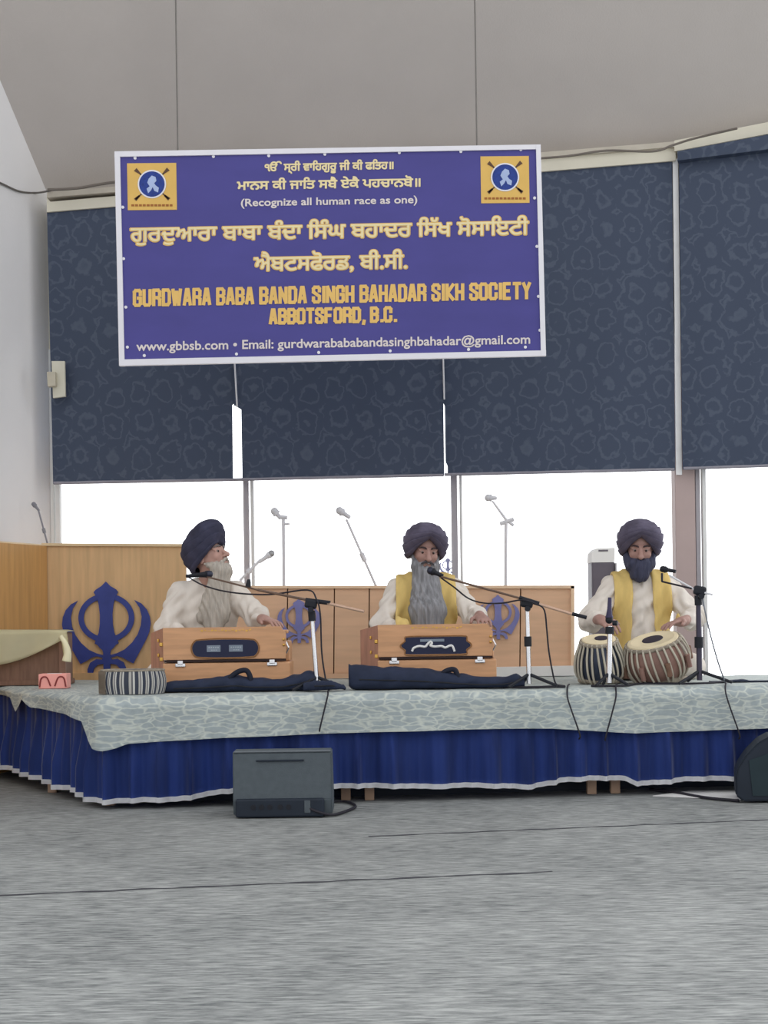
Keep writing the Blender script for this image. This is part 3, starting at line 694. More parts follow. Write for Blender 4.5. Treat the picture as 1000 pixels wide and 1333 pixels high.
# square emblems
def logo(cx, cy, w, h):
    lg = B('emblem_panel', QS([bp(cx-w/2-.5, cy-h/2+.3, .003), bp(cx+w/2-.5, cy-h/2-.3, .003), bp(cx+w/2+.5, cy+h/2-.3, .003), bp(cx-w/2+.5, cy+h/2+.3, .003)], Vector((0, .002, 0))), M_logo, bn)
    cyy = cy-3
    c = bp(cx, cyy, 0); s = YN/F
    def disc(rad, off, m, nm):
        bm = bmesh.new(); n = 40
        vs = [bm.verts.new(c+Vector((rad*s*math.cos(2*math.pi*i/n), -off, rad*s*math.sin(2*math.pi*i/n)))) for i in range(n)]; bm.faces.new(vs)
        B(nm, bm, m, lg)
    for a in (1, -1):
        bm = bmesh.new(); d = Vector((a*.74, 0, .67)); q = Vector((-d.z, 0, d.x))
        for (t0, t1, w0, w1) in ((-29, 20, .9, .9), (18, 29, .6, 2.6), (-30, -22, 2.2, 1.2)):
            vs = [bm.verts.new(c+Vector((0, -.005, 0))+d*t*s+q*w_*s) for t, w_ in ((t0, -w0), (t1, -w1), (t1, w1), (t0, w0))]; bm.faces.new(vs)
        B('crossed_arrow', bm, mat('dark emblem line', (96, 70, 56), .6), lg)
    disc(18.5, .006, M_bwhite, 'white_ring'); disc(16.6, .007, M_logob, 'blue_disc')
    bm = bmesh.new()
    shp = [(-5, -12), (-7, -6), (-3, -3), (-6, 2), (-4, 7), (0, 11), (5, 9), (6, 4), (3, 1), (5, -2), (9, -5), (8, -11), (3, -9), (1, -4), (-1, -8)]
    vs = [bm.verts.new(c+Vector((x*s, -.008, y*s))) for x, y in shp]; bm.faces.new(vs)
    B('white_figure', bm, mat('pale emblem figure', (170, 186, 222), .5), lg)
    bm = bmesh.new()
    for i in range(11):
        x = cx-25+i*5
        a = bp(x, cy+h/2-6, .005)
        box(bm, a, (3.6*s, .001, 2.6*s))
    B('caption_line', bm, mat('brown caption', (160, 100, 50), .6), lg)
logo(198, 243, 64, 61); logo(657.5, 234, 63, 61)
# hanging wires
for px, pxt, py in ((231.5, 231, 194), (621, 620.5, 190)):
    side = 'left' if px < 400 else 'right'
    a = at(px, py+6, YN+.02)
    # ceiling height at this depth
    n = (Bc1-Bc0).cross(FRd).normalized(); t = (Bc0-a).dot(n)/n.z
    top = a+Vector((0, 0, t-.02))
    tag(B('banner_wire', TB([a, top], .0045), M_wire), 'thin steel wire holding up the %s end of the banner' % side, 'wire', 'banner wires')

# ---------------------------------------------------------------- signed distance sculpting
class Field:
    def __init__(s, lo, hi, h):
        s.h = h; s.lo = np.array(lo, float); n = np.ceil((np.array(hi)-s.lo)/h).astype(int)+1
        s.n = n; s.F = np.full(n, .2, np.float32)
        s.ax = [s.lo[i]+h*np.arange(n[i]) for i in range(3)]
    def sub(s, a, b):
        i0 = np.clip(np.floor((np.array(a)-s.lo)/s.h).astype(int), 0, s.n-1); i1 = np.clip(np.ceil((np.array(b)-s.lo)/s.h).astype(int)+1, 1, s.n)
        sl = tuple(slice(x, y) for x, y in zip(i0, i1))
        X, Y, Z = np.meshgrid(*[s.ax[i][sl[i]] for i in range(3)], indexing='ij', sparse=True)
        return sl, X, Y, Z
    def mix(s, sl, d, k, op):
        A = s.F[sl]
        if op == 'add':
            if k > 0:
                h = np.clip(.5+.5*(A-d)/k, 0, 1); R = A+(d-A)*h-k*h*(1-h)
            else: R = np.minimum(A, d)
        else:
            if k > 0:
                h = np.clip(.5-.5*(A+d)/k, 0, 1); R = A+(-d-A)*h+k*h*(1-h)
            else: R = np.maximum(A, -d)
        s.F[sl] = R
    def cap(s, p, q, r0, r1=None, k=.02, op='add'):
        r1 = r0 if r1 is None else r1; p = np.array(p, float); q = np.array(q, float); m = max(r0, r1)+k+.03
        sl, X, Y, Z = s.sub(np.minimum(p, q)-m, np.maximum(p, q)+m)
        d = q-p; L = max(d@d, 1e-9)
        t = np.clip(((X-p[0])*d[0]+(Y-p[1])*d[1]+(Z-p[2])*d[2])/L, 0, 1)
        D = np.sqrt((X-p[0]-t*d[0])**2+(Y-p[1]-t*d[1])**2+(Z-p[2]-t*d[2])**2)-(r0+(r1-r0)*t)
        s.mix(sl, D, k, op)
    def ell(s, c, r, R=None, k=.02, op='add'):
        c = np.array(c, float); r = np.array(r, float); m = r.max()+k+.03
        sl, X, Y, Z = s.sub(c-m, c+m)
        P = [X-c[0], Y-c[1], Z-c[2]]
        if R is not None:
            R = np.array(R.to_3x3()).T
            P = [R[i, 0]*P[0]+R[i, 1]*P[1]+R[i, 2]*P[2] for i in range(3)]
        k0 = np.sqrt((P[0]/r[0])**2+(P[1]/r[1])**2+(P[2]/r[2])**2); k1 = np.sqrt((P[0]/r[0]**2)**2+(P[1]/r[1]**2)**2+(P[2]/r[2]**2)**2)
        D = k0*(k0-1)/np.maximum(k1, 1e-6)
        s.mix(sl, D, k, op)
    def mesh(s, name, F=None):
        F = s.F if F is None else F; F = np.maximum(F, -(s.ax[2][None, None, :])).astype(np.float32); ins = F < 0; nx, ny, nz = F.shape
        cnt = np.zeros((nx-1, ny-1, nz-1), np.int8)
        for a in (0, 1):
            for b in (0, 1):
                for c in (0, 1): cnt += ins[a:nx-1+a, b:ny-1+b, c:nz-1+c]
        I = np.argwhere((cnt > 0) & (cnt < 8)); n = len(I)
        idm = np.full(cnt.shape, -1, np.int32); idm[tuple(I.T)] = np.arange(n)
        acc = np.zeros((n, 3)); w = np.zeros(n)
        C = [(a, b, c) for a in (0, 1) for b in (0, 1) for c in (0, 1)]
        for i, a in enumerate(C):
            for b in C[i+1:]:
                if sum(abs(x-y) for x, y in zip(a, b)) != 1: continue
                fa = F[I[:, 0]+a[0], I[:, 1]+a[1], I[:, 2]+a[2]]; fb = F[I[:, 0]+b[0], I[:, 1]+b[1], I[:, 2]+b[2]]
                m = (fa < 0) != (fb < 0); t = fa[m]/(fa[m]-fb[m])
                acc[m] += np.array(a)+t[:, None]*(np.array(b)-np.array(a)); w[m] += 1
        V = s.lo+(I+acc/w[:, None])*s.h
        Q = []
        for ax in range(3):
            u, v = (ax+1) % 3, (ax+2) % 3
            a = [slice(None)]*3; b = [slice(None)]*3; a[ax] = slice(0, -1); b[ax] = slice(1, None)
            ch = ins[tuple(a)] != ins[tuple(b)]
            E = np.argwhere(ch); E = E[(E[:, u] > 0) & (E[:, v] > 0) & (E[:, u] < F.shape[u]-1) & (E[:, v] < F.shape[v]-1)]
            def g(du, dv):
                e = E.copy(); e[:, u] -= du; e[:, v] -= dv; return idm[tuple(e.T)]
            q = np.stack([g(1, 1), g(0, 1), g(0, 0), g(1, 0)], 1)
            pos = ins[tuple(E.T)]
            q[~pos] = q[~pos][:, ::-1]; Q.append(q)
        Q = np.concatenate(Q); Q = Q[(Q >= 0).all(1)]
        me = bpy.data.meshes.new(name); me.from_pydata(V.tolist(), [], Q.tolist()); me.update()
        return me, V

def displace(me, fn):
    n = len(me.vertices); co = np.zeros(n*3); no = np.zeros(n*3)
    me.vertices.foreach_get('co', co); me.vertex_normals.foreach_get('vector', no)
    co = co.reshape(-1, 3); no = no.reshape(-1, 3); co = co+no*fn(co)[:, None]
    me.vertices.foreach_set('co', co.ravel()); me.update()

def hand(Fd, w, d, n, side, curl=.35, spread=1.0, sc=1.0):
    """wrist w, finger direction d, palm normal n (pointing out of the palm), side +1: thumb towards d x n"""
    w = Vector(w); d = Vector(d).normalized(); n = Vector(n); n = (n-d*n.dot(d)).normalized(); s = d.cross(n)*side
    Fd.ell(w+d*.045*sc, (.037*sc, .05*sc, .016*sc), Matrix((s, d, n)).transposed(), k=.012)
    Fd.cap(w-d*.02, w+d*.02, .024*sc, .024*sc, k=.02)
    for i, (L, r) in enumerate(((.068, .0088), (.076, .009), (.071, .0086), (.056, .0078))):
        off = (1.5-i)*.0205*sc
        p = w+d*.078*sc+s*off; dd = (d+s*off*3*spread).normalized()
        Fd.cap(w+d*.03*sc+s*off*.7, p, .0105*sc, .0095*sc, k=.01)
        a = curl*.5
        for j, f in enumerate((.45, .32, .23)):
            e = (dd*math.cos(a)+n*math.sin(a)).normalized(); q = p+e*L*sc*f
            Fd.cap(p, q, r*sc*(1-.08*j), r*sc*(1-.08*(j+1)), k=.0025); p = q; a += curl*(1.0-.2*j)
    p = w+d*.02*sc+s*.026*sc; t = (d*.65+s*.75+n*.15).normalized(); q = p+t*.038*sc
    Fd.cap(w+d*.015, p+t*.012, .014*sc, .013*sc, k=.012)
    Fd.cap(p, q, .0125*sc, .0105*sc, k=.006)
    t2 = (d*.9+s*.35+n*.35).normalized(); Fd.cap(q, q+t2*.03*sc, .0105*sc, .0085*sc, k=.004)

def person(px, Y, spec):
    base = Vector((at(px, 893, Y).x, Y, ZT+.003))
    root = empty('person', base, spec['label'], 'person')
    hc = Vector(spec['head']); RH = Euler(spec['rot'], 'XYZ').to_matrix()  # head rotation
    hp = lambda x, y, z: tuple(hc+RH @ Vector((x, y, z)))
    lo, hi = (-.5, -.66, -.02), (.52, .3, .98); h = .0046
    Fd = Field(lo, hi, h)
    # trunk
    def trunk(Fx, g, k=.05):
        Fx.ell((0, .06, .10), (.165+g, .13+g, .11+g*.6), k=k)
        Fx.ell((0, .05, .26), (.145+g, .115+g, .16+g), k=k)
        Fx.ell((0, .05, .43), (.158+g, .102+g, .14+g), k=k)
        Fx.cap((-.135, .045, .525), (.135, .045, .525), .05+g, k=k)
        Fx.cap((-.05, .045, .555), (.05, .045, .555), .045+g*.6, k=k)
        for sg in (-1, 1): Fx.cap((sg*.03, .045, .585), (sg*.15, .045, .535), .042+g*.5, .048+g, k=.03)
    def legs(Fx, g, k=.04):
        for sg in (-1, 1):
            Fx.cap((sg*.09, .05, .09), (sg*.27, -.10, .075), .078+g, .055+g, k=k)
            Fx.cap((sg*.27, -.10, .075), (sg*-.02, -.16-.03*sg, .06), .055+g, .036+g*.6, k=k)
    trunk(Fd, 0); legs(Fd, -.004)
    for sg in (-1, 1):
        a = Vector((sg*-.02, -.16-.03*sg, .05)); Fd.cap(a, a+Vector((sg*-.08, -.01, -.012)), .032, .024, k=.02)
        Fd.cap(a+Vector((sg*-.05, -.01, -.015)), a+Vector((sg*-.13, -.01, -.022)), .026, .016, k=.015)
    for arm in spec['arms']:
        S0, E_, W_ = [Vector(v) for v in arm['p']]
        Fd.cap(S0, E_, .045, .038, k=.04); Fd.cap(E_, W_, .038, .024, k=.02)
        hand(Fd, W_, arm['d'], arm['n'], arm['side'], arm.get('curl', .35), sc=1.05)
    # neck and head
    Fd.cap((0, .045, .56), hp(0, .025, -.06), .058, .052, k=.03)
    Fd.ell(hp(0, .018, .03), (.076, .096, .092), RH, k=.02)
    Fd.ell(hp(0, -.022, -.03), (.064, .072, .082), RH, k=.03)
    Fd.ell(hp(0, -.045, -.085), (.042, .04, .034), RH, k=.03)
    for sg in (-1, 1):
        Fd.ell(hp(sg*.04, -.066, -.028), (.022, .02, .022), RH, k=.015)
        Fd.cap(hp(sg*.012, -.091, .021), hp(sg*.052, -.072, .017), .0085, .007, k=.012)
        Fd.ell(hp(sg*.079, .012, -.012), (.009, .02, .031), RH, k=.006)
    for sg in (-1, 1): Fd.ell(hp(sg*.031, -.1, -.001), (.017, .016, .012), RH, k=.01, op='sub')
    Fd.cap(hp(0, -.090, .006), hp(0, -.119, -.036), .009, .0145, k=.008)
    for sg in (-1, 1): Fd.ell(hp(sg*.013, -.101, -.038), (.009, .011, .008), RH, k=.005)
    for sg in (-1, 1):
        Fd.cap(hp(sg*.015, -.088, .0055), hp(sg*.047, -.077, .005), .0062, .0055, k=.003)
        Fd.cap(hp(sg*.017, -.088, -.0075), hp(sg*.045, -.077, -.0075), .0048, .0042, k=.003)
    Fd.cap(hp(-.018, -.091, -.066), hp(.018, -.091, -.066), .006, k=.005)
    Fd.cap(hp(-.016, -.09, -.077), hp(.016, -.09, -.077), .0065, k=.004)
    if spec.get('mouth'): Fd.cap(hp(-.014, -.1, -.0715), hp(.014, -.1, -.0715), .0045, k=.002, op='sub')
    me, _ = Fd.mesh('body')
    link('body', me, spec['skin'], root, world=False, smooth=True)
    # garments
    Fk = Field(lo, (.52, .3, .64), .0062)
    trunk(Fk, .017, .06)
    for arm in spec['arms']:
        S0, E_, W_ = [Vector(v) for v in arm['p']]; c = arm.get('cuff', .82)
        C_ = E_.lerp(W_, c)
        Fk.cap(S0, E_, .068, .060, k=.05); Fk.cap(E_, C_, .058, .050, k=.04)
        Fk.ell(E_.lerp(C_, .3)+Vector((0, 0, -.025)), (.05, .05, .045), k=.03)
    Fk.cap((0, .045, .57), (0, .04, .60), .06, .056, k=.02)
    Fk.cap((0, .045, .585), (0, .0, .72), .05, .05, k=.004, op='sub')
    shell = Fk.F.copy()
    def folds(co):
        x, y, z = co.T
        s = .006*np.sin(38*x+9*np.sin(7*z)+14*z*np.sign(x))+.004*np.sin(60*x+22*y-30*z+3*np.sin(20*z))+.003*np.sin(85*x+40*z*np.sign(x)+2*np.sin(31*z))
        arm = np.clip((np.abs(x)-.17)/.06, 0, 1)
        s = s*(1-.5*arm)+arm*.007*np.sin(80*z+60*x*np.sign(x)+4*np.sin(30*y))
        return s
    me, _ = Fk.mesh('kurta'); displace(me, folds)
    link('kurta', me, M_kurta, root, world=False, smooth=True)
    Ft = Field((-.45, -.42, -.02), (.45, .25, .25), .008); legs(Ft, .014); Ft.ell((0, .05, .09), (.17, .14, .09), k=.04)
    me, _ = Ft.mesh('trousers'); displace(me, lambda c: .004*np.sin(50*c[:, 0]+40*c[:, 1]))
    link('trousers', me, M_kurta, root, world=False, smooth=True)
    if spec.get('stole'):
        a, b, lean = spec['stole']
        X, Y_, Z = np.meshgrid(*Fk.ax, indexing='ij', sparse=True)
        ax_ = np.abs(X)
        sh = np.abs(shell-.0115)-.0075
        front = np.maximum(np.maximum(a+lean*np.clip(.5-Z, 0, 1)-ax_, ax_-b-lean*.4*np.clip(.5-Z, 0, 1)), .10-Z)
        fr = np.maximum(front, Y_-.06)
        back = np.maximum(np.maximum(ax_-b, Y_*-1+.03), .42-Z)
        reg = np.minimum(fr, back)
        # drop parts that sit on the sleeves only
        G_ = np.maximum(sh, reg).astype(np.float32)
        me, _ = Fk.mesh('stole', G_)
        displace(me, lambda c: .003*np.sin(90*c[:, 0]+6*np.sin(9*c[:, 2])))
        link('stole', me, M_stole, root, world=False, smooth=True)
    # beard
    Fb = Field((-.22, -.3, .2), (.22, .25, .85), .005)
    bk = spec['beard']
    for sg in (-1, 1):
        Fb.cap(hp(sg*.074, -.005, -.05 if spec['beard'].get('low') else -.03), hp(sg*.056, -.045, -.085 if spec['beard'].get('low') else -.075), .012, .02, k=.02)
        Fb.cap(hp(sg*.056, -.05, -.075), hp(sg*.015, -.075, -.105), .022, .028, k=.02)
        Fb.cap(hp(sg*.004, -.104, -.053), hp(sg*.045, -.085, -.072), .0085, .009, k=.01)   # moustache
    Fb.cap(hp(0, -.092, -.088), hp(0, -.08, -.115), .012, .03, k=.015)
    for (p0, p1, r0, r1) in bk['caps']:
        q0 = hp(*p0) if len(p0) == 3 else p0[:3]
        q1 = hp(*p1) if len(p1) == 3 else p1[:3]
        Fb.cap(q0, q1, r0, r1, k=.035)
    if spec.get('mouth'): Fb.ell(hp(0, -.10, -.072), (.019, .03, .0075), RH, k=.004, op='sub')
    Fb.ell(hp(0, -.12, -.03), (.03, .05, .026), RH, k=.004, op='sub')
    me, _ = Fb.mesh('beard')
    displace(me, lambda c: .0028*np.sin(150*c[:, 0]+5*np.sin(14*c[:, 2]))+.002*np.sin(260*c[:, 0]+120*c[:, 1]+8*np.sin(11*c[:, 2]+1)))
    link('beard', me, bk['mat'], root, world=False, smooth=True)
    if spec.get('moustache'):
        bm = bmesh.new()
        for sg in (-1, 1):
            pts = spline([hp(sg*x, y, z) for x, y, z in ((.001, -.112, -.049), (.018, -.110, -.054), (.034, -.099, -.064), (.044, -.088, -.080))], 14)
            tube(bm, pts, [.0075-.0003*i for i in range(len(pts))], 8)
        B('moustache', bm, spec['moustache'], root, world=False, smooth=True)
    # eyes and brows
    for sg in (-1, 1):
        bm = bmesh.new(); bmesh.ops.create_uvsphere(bm, u_segments=20, v_segments=12, radius=.0112)
        c = Vector(hp(sg*.031, -.0795, -.001)); bmesh.ops.translate(bm, verts=bm.verts, vec=c)
        e = B('eye', bm, M_eyew, root, world=False, smooth=True)
        bm = bmesh.new(); g = RH @ Vector((0, -1, -.25)).normalized()
        bmesh.ops.create_uvsphere(bm, u_segments=16, v_segments=8, radius=.0068); bmesh.ops.translate(bm, verts=bm.verts, vec=c+g*.0068)
        B('iris', bm, M_iris, e, world=False, smooth=True)
        pts = [Vector(hp(sg*x, y, z)) for x, y, z in ((.012, -.101, .020), (.026, -.1, .0265), (.042, -.089, .026), (.054, -.077, .019))]
        bm = TB(spline(pts, 12), [.0035+.002*math.sin(math.pi*i/12) for i in range(len(spline(pts, 12)))], 8)
        B('eyebrow', bm, spec['brow'], root, world=False, smooth=True)
    # turban
    t = spec['turban']; bm = bmesh.new(); nu, nv = 96, 64; rows = []
    HH = lambda v: Vector(hp(*v))
    for j in range(nv+1):
        v = j/nv; row = []
        for i in range(nu):
            u = 2*math.pi*i/nu; cx_, cy_ = math.sin(u), -math.cos(u)   # u=0 front
            fr = max(0, math.cos(u))
            side = (1-math.cos(2*u))/2
            V_ = max(0, 1-abs((u+math.pi) % (2*math.pi)-math.pi)/1.1)
            zr = t['rim_back']*(1-math.cos(u))/2+t['rim_front']*(1+math.cos(u))/2*.5+V_*t['peak']
            zr -= side*t.get('side_drop', .012)
            rx, ry = .083, (.101 if cy_ < 0 else .108)
            a = v*math.pi/2
            bul = t['bulge']*math.sin(math.pi*min(1, v)**.85)**1.0
            cc = math.cos(a)**.7
            r_ = cc*(1+bul)+.02*(1-v)
            yoff = t['lean']*math.sin(a)
            bk_ = (1+t['back']*max(0, cy_)*math.sin(math.pi*min(1, v*1.1)))
            x = rx*cx_*r_*t.get('wide', 1); y = ry*cy_*r_*bk_+.008+yoff
            z = zr+(t['top']-zr)*math.sin(a)**.95
            # wrapped layers: ridges that follow the rim, crossing on the forehead
            lay = (v*6.2+.42*math.sin(u)*t.get('twist', 1)+.1*math.sin(3*u)) % 1
            amp = .014*(1-v)**.4
            dd = amp*(lay**.6) if v > .01 else 0
            L = math.hypot(x, y-.008-yoff) or 1
            x += x/L*dd; y += (y-.008-yoff)/L*dd; z += dd*.4
            row.append(bm.verts.new(HH((x, y, z))))
        rows.append(row)
    for a_, b_ in zip(rows, rows[1:]):
        for i in range(nu): bm.faces.new((a_[i], a_[(i+1) % nu], b_[(i+1) % nu], b_[i]))
    bm.faces.new(rows[-1])
    inner = [bm.verts.new(v.co.lerp(HH((0, .01, .05)), .12)) for v in rows[0]]
    for i in range(nu): bm.faces.new((rows[0][i], inner[i], inner[(i+1) % nu], rows[0][(i+1) % nu]))
    B('turban', bm, t['mat'], root, world=False, smooth=True)
    return root

dn = (0, -.15, -1)
person(272, 8.92, dict(
    label='man in navy turban with long white beard playing harmonium, face turned right',
    head=(.015, -.03, .745), rot=(math.radians(-22), math.radians(0), math.radians(64)),
    skin=M_skin2, brow=M_browg, mouth=True,
    arms=[dict(p=[(.165, .03, .515), (.285, -.06, .40), (.345, -.29, .378)], d=(.65, -.7, -.12), n=(-.2, .1, -1), side=-1, curl=.35, cuff=.62),
          dict(p=[(-.165, .03, .515), (-.235, -.08, .32), (-.12, -.29, .31)], d=(.4, -.9, -.1), n=dn, side=1, curl=.5)],
    beard=dict(mat=M_beardw, low=True, caps=[((0, -.06, -.135), (.07, -.085, .42, 0), .036, .062), ((.07, -.085, .42, 0), (.05, -.11, .34, 0), .062, .05),
               ((-.04, -.04, -.11), (.0, -.08, .40, 0), .035, .055)]),
    turban=dict(mat=M_turb1, rim_front=.07, rim_back=-.065, peak=.015, top=.20, bulge=.24, lean=-.055, back=.5, wide=1.12, side_drop=.015)))
person(556, 8.92, dict(
    label='man in charcoal turban, yellow stole and very long grey beard singing at middle harmonium',
    head=(.0, -.03, .765), rot=(math.radians(10), math.radians(4), math.radians(10)),
    skin=M_skin, brow=M_brow, mouth=True, moustache=mat('dark grey moustache', (84, 80, 84), .8, var=.2, scale=40),
    arms=[dict(p=[(.165, .03, .515), (.275, -.08, .37), (.295, -.31, .38)], d=(.15, -.9, -.25), n=(0, -.2, -1), side=-1, curl=.55, cuff=.72),
          dict(p=[(-.165, .03, .515), (-.255, -.07, .33), (-.14, -.29, .31)], d=(.3, -.9, -.1), n=dn, side=1, curl=.5)],
    stole=(.066, .175, .05),
    beard=dict(mat=M_beardg, caps=[((0, -.06, -.135), (0.01, -.12, .42, 0), .04, .06), ((0.01, -.12, .42, 0), (.01, -.14, .31, 0), .06, .045),
               ((-.045, -.04, -.10), (-.045, -.11, .42, 0), .03, .05), ((-.045, -.11, .42, 0), (-.04, -.13, .30, 0), .05, .04),
               ((.045, -.04, -.10), (.06, -.11, .42, 0), .03, .05), ((.06, -.11, .42, 0), (.055, -.13, .30, 0), .05, .04)]),
    turban=dict(mat=M_turb2, rim_front=.03, rim_back=-.06, peak=.062, top=.160, bulge=.40, lean=.0, back=.1, wide=1.17, side_drop=.03)))
person(836, 8.95, dict(
    label='man in dark turban with yellow stole and short dark beard playing the tabla',
    head=(-.005, -.02, .765), rot=(math.radians(12), math.radians(2), math.radians(-6)),
    skin=M_skin, brow=M_brow,
    arms=[dict(p=[(.165, .03, .515), (.285, -.14, .36), (.17, -.37, .335)], d=(-.8, -.55, -.1), n=(0, -.15, -1), side=1, curl=.3, cuff=.55),
          dict(p=[(-.165, .03, .515), (-.31, -.10, .35), (-.28, -.33, .35)], d=(.35, -.75, -.25), n=(.2, 0, -1), side=1, curl=.45, cuff=.5)],
    stole=(.058, .165, .05),
    beard=dict(mat=M_beardd, caps=[((0, -.075, -.10), (0, -.085, -.15), .048, .036), ((-.035, -.05, -.09), (-.02, -.07, -.14), .036, .034), ((.035, -.05, -.09), (.02, -.07, -.14), .036, .034),
               ((-.066, -.02, -.05), (-.05, -.045, -.09), .022, .03), ((.066, -.02, -.05), (.05, -.045, -.09), .022, .03)]),
    turban=dict(mat=M_turb2, rim_front=.03, rim_back=-.06, peak=.062, top=.165, bulge=.42, lean=.0, back=.1, wide=1.19, twist=-1, side_drop=.03)))

# ---------------------------------------------------------------- harmoniums
def harmonium(px0, px1, Y, label, style, left_end):
    a = at(px0, 887, Y); b = at(px1, 887, Y); w = b.x-a.x; cx = (a.x+b.x)/2; z0 = ZT+.004
    r = empty('harmonium', (cx, Y, z0), label, 'harmonium', 'harmoniums in front of the singers')
    lw = .35; d = .30
    zt = .34; zm = .155
    B('base_case', BX((cx, Y+d/2, z0+.012+zm/2-.01), (w, d, zm-.015), .008), M_harm, r)
    B('foot_rail', BX((cx, Y+d/2, z0+.008), (w+.012, d+.012, .016), .004), M_harm, r)
    uw = w*.965
    # upper bellows board facing the listeners, rounded right shoulder
    yb = Y+.004
    x0 = cx-w/2+.004; x1 = x0+uw
    pts = [(x0, z0+zm+.012), (x1-.005, z0+zm+.012), (x1, z0+zm+.05), (x1, z0+zt-.04), (x1-.03, z0+zt), (x0, z0+zt)]
    bm = bmesh.new(); prism(bm, [(p[0], p[1]) for p in pts], Vector((0, yb, 0)), Vector((1, 0, 0)), Vector((0, 0, 1)), Vector((0, .02, 0)))
    B('bellows_board', bm, M_harm, r)
    # pleated bellows behind the board
    bm = bmesh.new(); n = 7
    for i in range(n):
        box(bm, (cx-.01, yb+.026+i*.012, z0+zm+.09), (uw-.05-(.02 if i % 2 else 0), .008, .15), .002)
    B('bellows', bm, M_dark, r)
    B('key_case', BX((cx, Y+.20, z0+zm+.05), (w*.98, .19, .11), .006), M_harm, r)
    B('top_lid', BX((cx, Y+.16, z0+zt-.03), (w*.95, .1, .02), .005), M_harm, r)
    bm = bmesh.new()
    for i in range(26): box(bm, (cx-w*.44+i*w*.88/25, Y+.285, z0+zm+.09), (w*.031, .09, .014), .002)
    k = B('keyboard', bm, mat('ivory keys', (232, 226, 210), .4), r)
    B('groove', BX((cx-.005, Y+.006, z0+zm+.004), (uw-.01, .02, .012)), M_dark, r)
    # gilt line on the top edge
    bm = bmesh.new()
    for i in range(15):
        x = cx-.13+i*.0186
        box(bm, (x, yb-.0015, z0+zt-.018+.003*math.sin(i*2.3)), (.012, .002, .006+.003*math.cos(i*1.9)), 0, Euler((0, .5*math.sin(i*1.7), 0)).to_matrix())
    B('gilt_inlay', bm, M_brass, r)
    # oval opening
    ox = cx+(-.005); oz = z0+zt-.115; ow, oh = .178, .048
    n = 48
    def oval(sx, sz, wavy=0):
        out = []
        for i in range(n):
            t = 2*math.pi*i/n; c, s = math.cos(t), math.sin(t)
            e = .32
            rr = 1+wavy*math.cos(6*t)
            out.append((ox+sx*rr*math.copysign(abs(c)**e, c) if 0 else ox+rr*((sx-sz)*max(-1, min(1, c*2.2))+sz*c), oz+rr*sz*s))
        return out
    wv = .05 if style == 'scroll' else 0
    bm = bmesh.new(); prism(bm, oval(ow, oh, wv), Vector((0, yb-.004, 0)), Vector((1, 0, 0)), Vector((0, 0, 1)), Vector((0, .004, 0)))
    op = B('oval_inset', bm, mat('dark navy inset', (34, 38, 66), .5), r)
    bm = bmesh.new(); o1 = oval(ow+.006, oh+.006, wv)
    tube(bm, [Vector((p[0], yb-.004, p[1])) for p in o1]+[Vector((o1[0][0], yb-.004, o1[0][1]))], .003, 6); B('inset_rim', bm, mat('gilt brown rim', (150, 104, 60), .4), r)
    if style == 'labels':
        for sx_ in (-.062, .058):
            lb = B('label_plate', BX((ox+sx_, yb-.0055, oz), (.074, .003, .036)), mat('grey label', (128, 138, 152), .5), op)
            bm = bmesh.new()
            for q in range(5): box(bm, (ox+sx_-.024+q*.012, yb-.0075, oz+.006), (.007, .001, .006))
            for q in range(3): box(bm, (ox+sx_-.01+q*.012, yb-.0075, oz-.008), (.008, .001, .004))
            B('label_marks', bm, mat('light print', (176, 184, 192), .5), lb)
    else:
        P_ = [(-.13, -.03), (-.12, -.012), (-.09, -.002), (-.06, -.006), (-.045, .008), (-.03, .022), (-.022, .012), (-.03, .0), (-.005, -.006), (.03, -.004), (.05, -.012), (.075, -.002), (.09, -.006), (.1, -.034)]
        bm = bmesh.new(); tube(bm, spline([Vector((ox+x, yb-.006, oz+z)) for x, z in P_], 60), .0065, 6); B('white_scroll', bm, M_paper, op)
        B('maker_plate', BX((ox-.02, yb-.0055, oz+.028), (.13, .003, .014)), mat('grey label', (110, 114, 132), .5), op)
    # clasps
    for sx_ in (-.36, .36):
        c = B('clasp', BX((cx+sx_*w, Y-.004, z0+zm-.018), (.055, .01, .02), .004), M_chrome, r)
        B('clasp_hook', BX((cx+sx_*w, Y-.008, z0+zm-.004), (.03, .008, .022), .003), M_chrome, c)
    for sx_ in (-.44, .44):
        B('corner_plate', BX((cx+sx_*w, Y-.003, z0+.03), (.045, .006, .03), .004), M_brass if style == 'labels' else M_chrome, r)
    bm = bmesh.new(); tube(bm, [Vector((x1+.0, Y+.01, z0+zm+.04)), Vector((x1+.015, Y-.005, z0+zm+.07)), Vector((x1, Y+.01, z0+zm+.10))], .004, 8); B('side_handle', bm, M_chrome, r)
    for zz in (.27, .30): B('side_stud', BX((x1-.012, Y-.0, z0+zz-.03), (.014, .012, .014), .005), M_brass, r)
    # open end flap to the left
    if left_end:
        e0, e1, yt0, yt1, m = left_end
        A = at(e1, 815, Y+.02); C2 = at(e0, 815+yt0, Y+.34)
        ps = [Vector((A.x, A.y, z0)), Vector((C2.x, C2.y, z0)), Vector((C2.x, C2.y, z0+zt-.01-.02)), Vector((A.x, A.y, z0+zt))]
        fl_ = B('end_board', QS(ps, Vector((0, .016, 0))), m, r)
        for zz in (.08, .17, .25):
            B('brass_stud', BX((A.x-.014, A.y-.006, z0+zz), (.02, .008, .022), .004), M_brass, fl_)
            B('brass_stud', BX((A.x-.045, A.y+.10, z0+zz+.02), (.012, .008, .02), .004), M_brass, fl_)
    return r
YH = 8.3
harmonium(212, 378, YH, 'orange wood harmonium with oval navy inset and two labels before white bearded man', 'labels', (196, 213, 2, 0, M_harm2))
